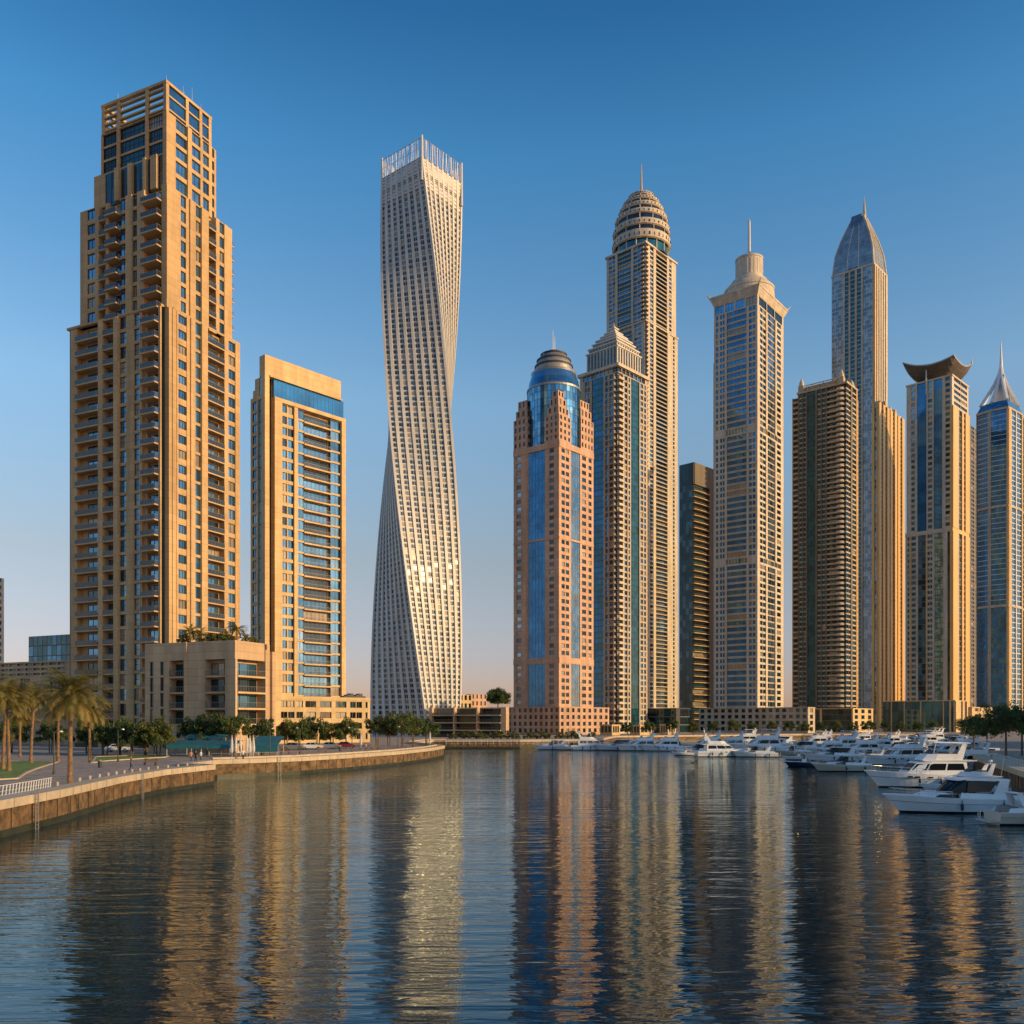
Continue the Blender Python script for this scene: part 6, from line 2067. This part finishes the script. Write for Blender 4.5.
PROTO = {}
def boat(kind, px, Y, heading, label, scale=1.0):
    """centre of the boat at pixel column px, distance Y; heading = direction of the bow, degrees (180 = towards the left of the photo)"""
    x, y = gpos(px, Y)
    mk, L = {'fly': (lambda: make_flybridge(14.0), 14.0), 'flyo': (lambda: make_flybridge(13.0, 'gel', False), 13.0), 'hard': (lambda: make_cruiser(12.0), 12.0), 'open': (lambda: make_cruiser(10.0, 'gel', False), 10.0),
             'cream': (lambda: make_cruiser(11.0, 'cream_hull', False), 11.0), 'navy': (lambda: make_dayboat(7.0), 7.0), 'day': (lambda: make_dayboat(6.5, 'gel'), 6.5), 'flyn': (lambda: make_flybridge(16.0, 'gel'), 16.0)}[kind]
    if kind not in PROTO:
        o = PROTO[kind] = mk()
    else:
        o = copy_tree(PROTO[kind])
    h = R(heading)
    o.location = (x - math.cos(h) * L / 2 * scale, y - math.sin(h) * L / 2 * scale, 0)
    o.rotation_euler = (0, 0, h)
    o.scale = (scale,) * 3
    o['label'] = label
    return o
boat('hard', 951, 80, 182, 'white hardtop cruiser seen side on, nearest whole boat on the right', 1.03)
boat('cream', 1060, 70.5, -2, 'white boat cut off at the lower right corner with its stern ladder showing', .95)
boat('flyo', 962, 98, 180, 'white yacht with big side windows just behind the nearest hardtop cruiser', .72)
boat('fly', 922, 111, 184, 'large white flybridge yacht second behind the nearest cruiser, tall round bow', 1.05)
boat('cream', 842, 146, 186, 'cream hulled open cruiser lying out in front of the yacht rows', .95)
boat('navy', 802, 162, 188, 'small navy day boat at the tip of the yacht rows', 1.0)
boat('fly', 897, 168, 184, 'white flybridge yacht moored directly behind the large round bowed one', 1.0)
boat('flyo', 962, 150, 182, 'open topped white yacht close to the right bank railing', .95)
boat('open', 925, 140, 185, 'small white open cruiser between two flybridge yachts near the right bank', .85)
boat('hard', 976, 182, 181, 'white hardtop cruiser below the dark bank trees', .95)
q = [('hard', 832, 186), ('open', 868, 192), ('flyo', 906, 198), ('fly', 942, 204), ('day', 797, 190), ('fly', 858, 216), ('hard', 896, 222), ('open', 930, 226), ('flyo', 825, 222), ('cream', 792, 216), ('fly', 960, 232),
     ('flyn', 758, 238), ('hard', 800, 246), ('fly', 838, 252), ('flyo', 876, 258), ('hard', 912, 262), ('open', 944, 266), ('flyo', 728, 268), ('hard', 772, 280), ('fly', 812, 288), ('open', 850, 296), ('flyo', 886, 300), ('fly', 922, 306), ('hard', 952, 312),
     ('fly', 742, 320), ('hard', 780, 330), ('flyo', 820, 336), ('fly', 858, 342), ('hard', 896, 350), ('fly', 930, 356)]
rows = [(5, 'second'), (6, 'third'), (6, 'fourth'), (7, 'fifth'), (6, 'sixth')]
i = 0
kn = {'fly': 'white flybridge yacht', 'flyo': 'white open topped yacht', 'hard': 'white hardtop cruiser', 'open': 'white canvas topped cruiser', 'cream': 'cream hulled cruiser', 'day': 'small white day boat', 'flyn': 'tall white flybridge yacht', 'navy': 'navy day boat'}
for n_, rw in rows:
    grp = sorted(q[i:i + n_], key=lambda e: e[1])
    for j, (kd, px, Y) in enumerate(grp):
        boat(kd, px, Y, 180 + random.uniform(-6, 10), '%s, %s from the left in the %s row of moored boats' % (kn[kd], ords[j], rw), random.uniform(.88, 1.08))
    i += n_
far = [('hard', 552, 262), ('open', 572, 258), ('fly', 594, 258), ('hard', 616, 256), ('flyo', 638, 252), ('fly', 662, 250), ('day', 684, 216), ('hard', 697, 218), ('flyo', 724, 208), ('open', 754, 206), ('hard', 678, 262), ('flyo', 704, 256)]
far.sort(key=lambda e: e[1])
for j, (kd, px, Y) in enumerate(far):
    boat(kd, px, Y, 180 + random.uniform(-5, 8) + (180 if j % 4 == 2 else 0), '%s, %s from the left in the boat line before the centre towers' % (kn[kd], ords[j]), random.uniform(.9, 1.05))

# floating pontoons with piles
M['pont'] = mat('grey_pontoon_boards', (0.22, 0.19, 0.15), 0.8, var=0.2, scale=2)
def pontoon(px0, px1, Y, label):
    x0, x1 = gpos(px0, Y)[0], gpos(px1, Y)[0]
    r = tag(empty('pontoon', (x0, Y, 0)), label, 'pontoon', 'floating pontoons')
    b = MB(); b.box(0, x1 - x0, -1, 1, -.2, .45, 'pont'); b.build('walkway', r)
    pb = MB(); pb.tube((0, 0, -2), (0, 0, 2.2), .16, 'white_rail', n=8); pb.lathe([(.17, 2.2), (.02, 2.5)], 'white_rail', n=8); pl_ = pb.mesh('pile')
    n = int((x1 - x0) / 9)
    for k in range(n + 1):
        o = link('pile', pl_, r); o.location = (k * 9 + .3, 1.2, 0)
pontoon(870, 985, 157, 'grey floating pontoon reaching out from the right bank, nearest one')
pontoon(795, 975, 210, 'grey floating pontoon between the second and third boat rows')
pontoon(745, 965, 274, 'grey floating pontoon among the far boat rows')
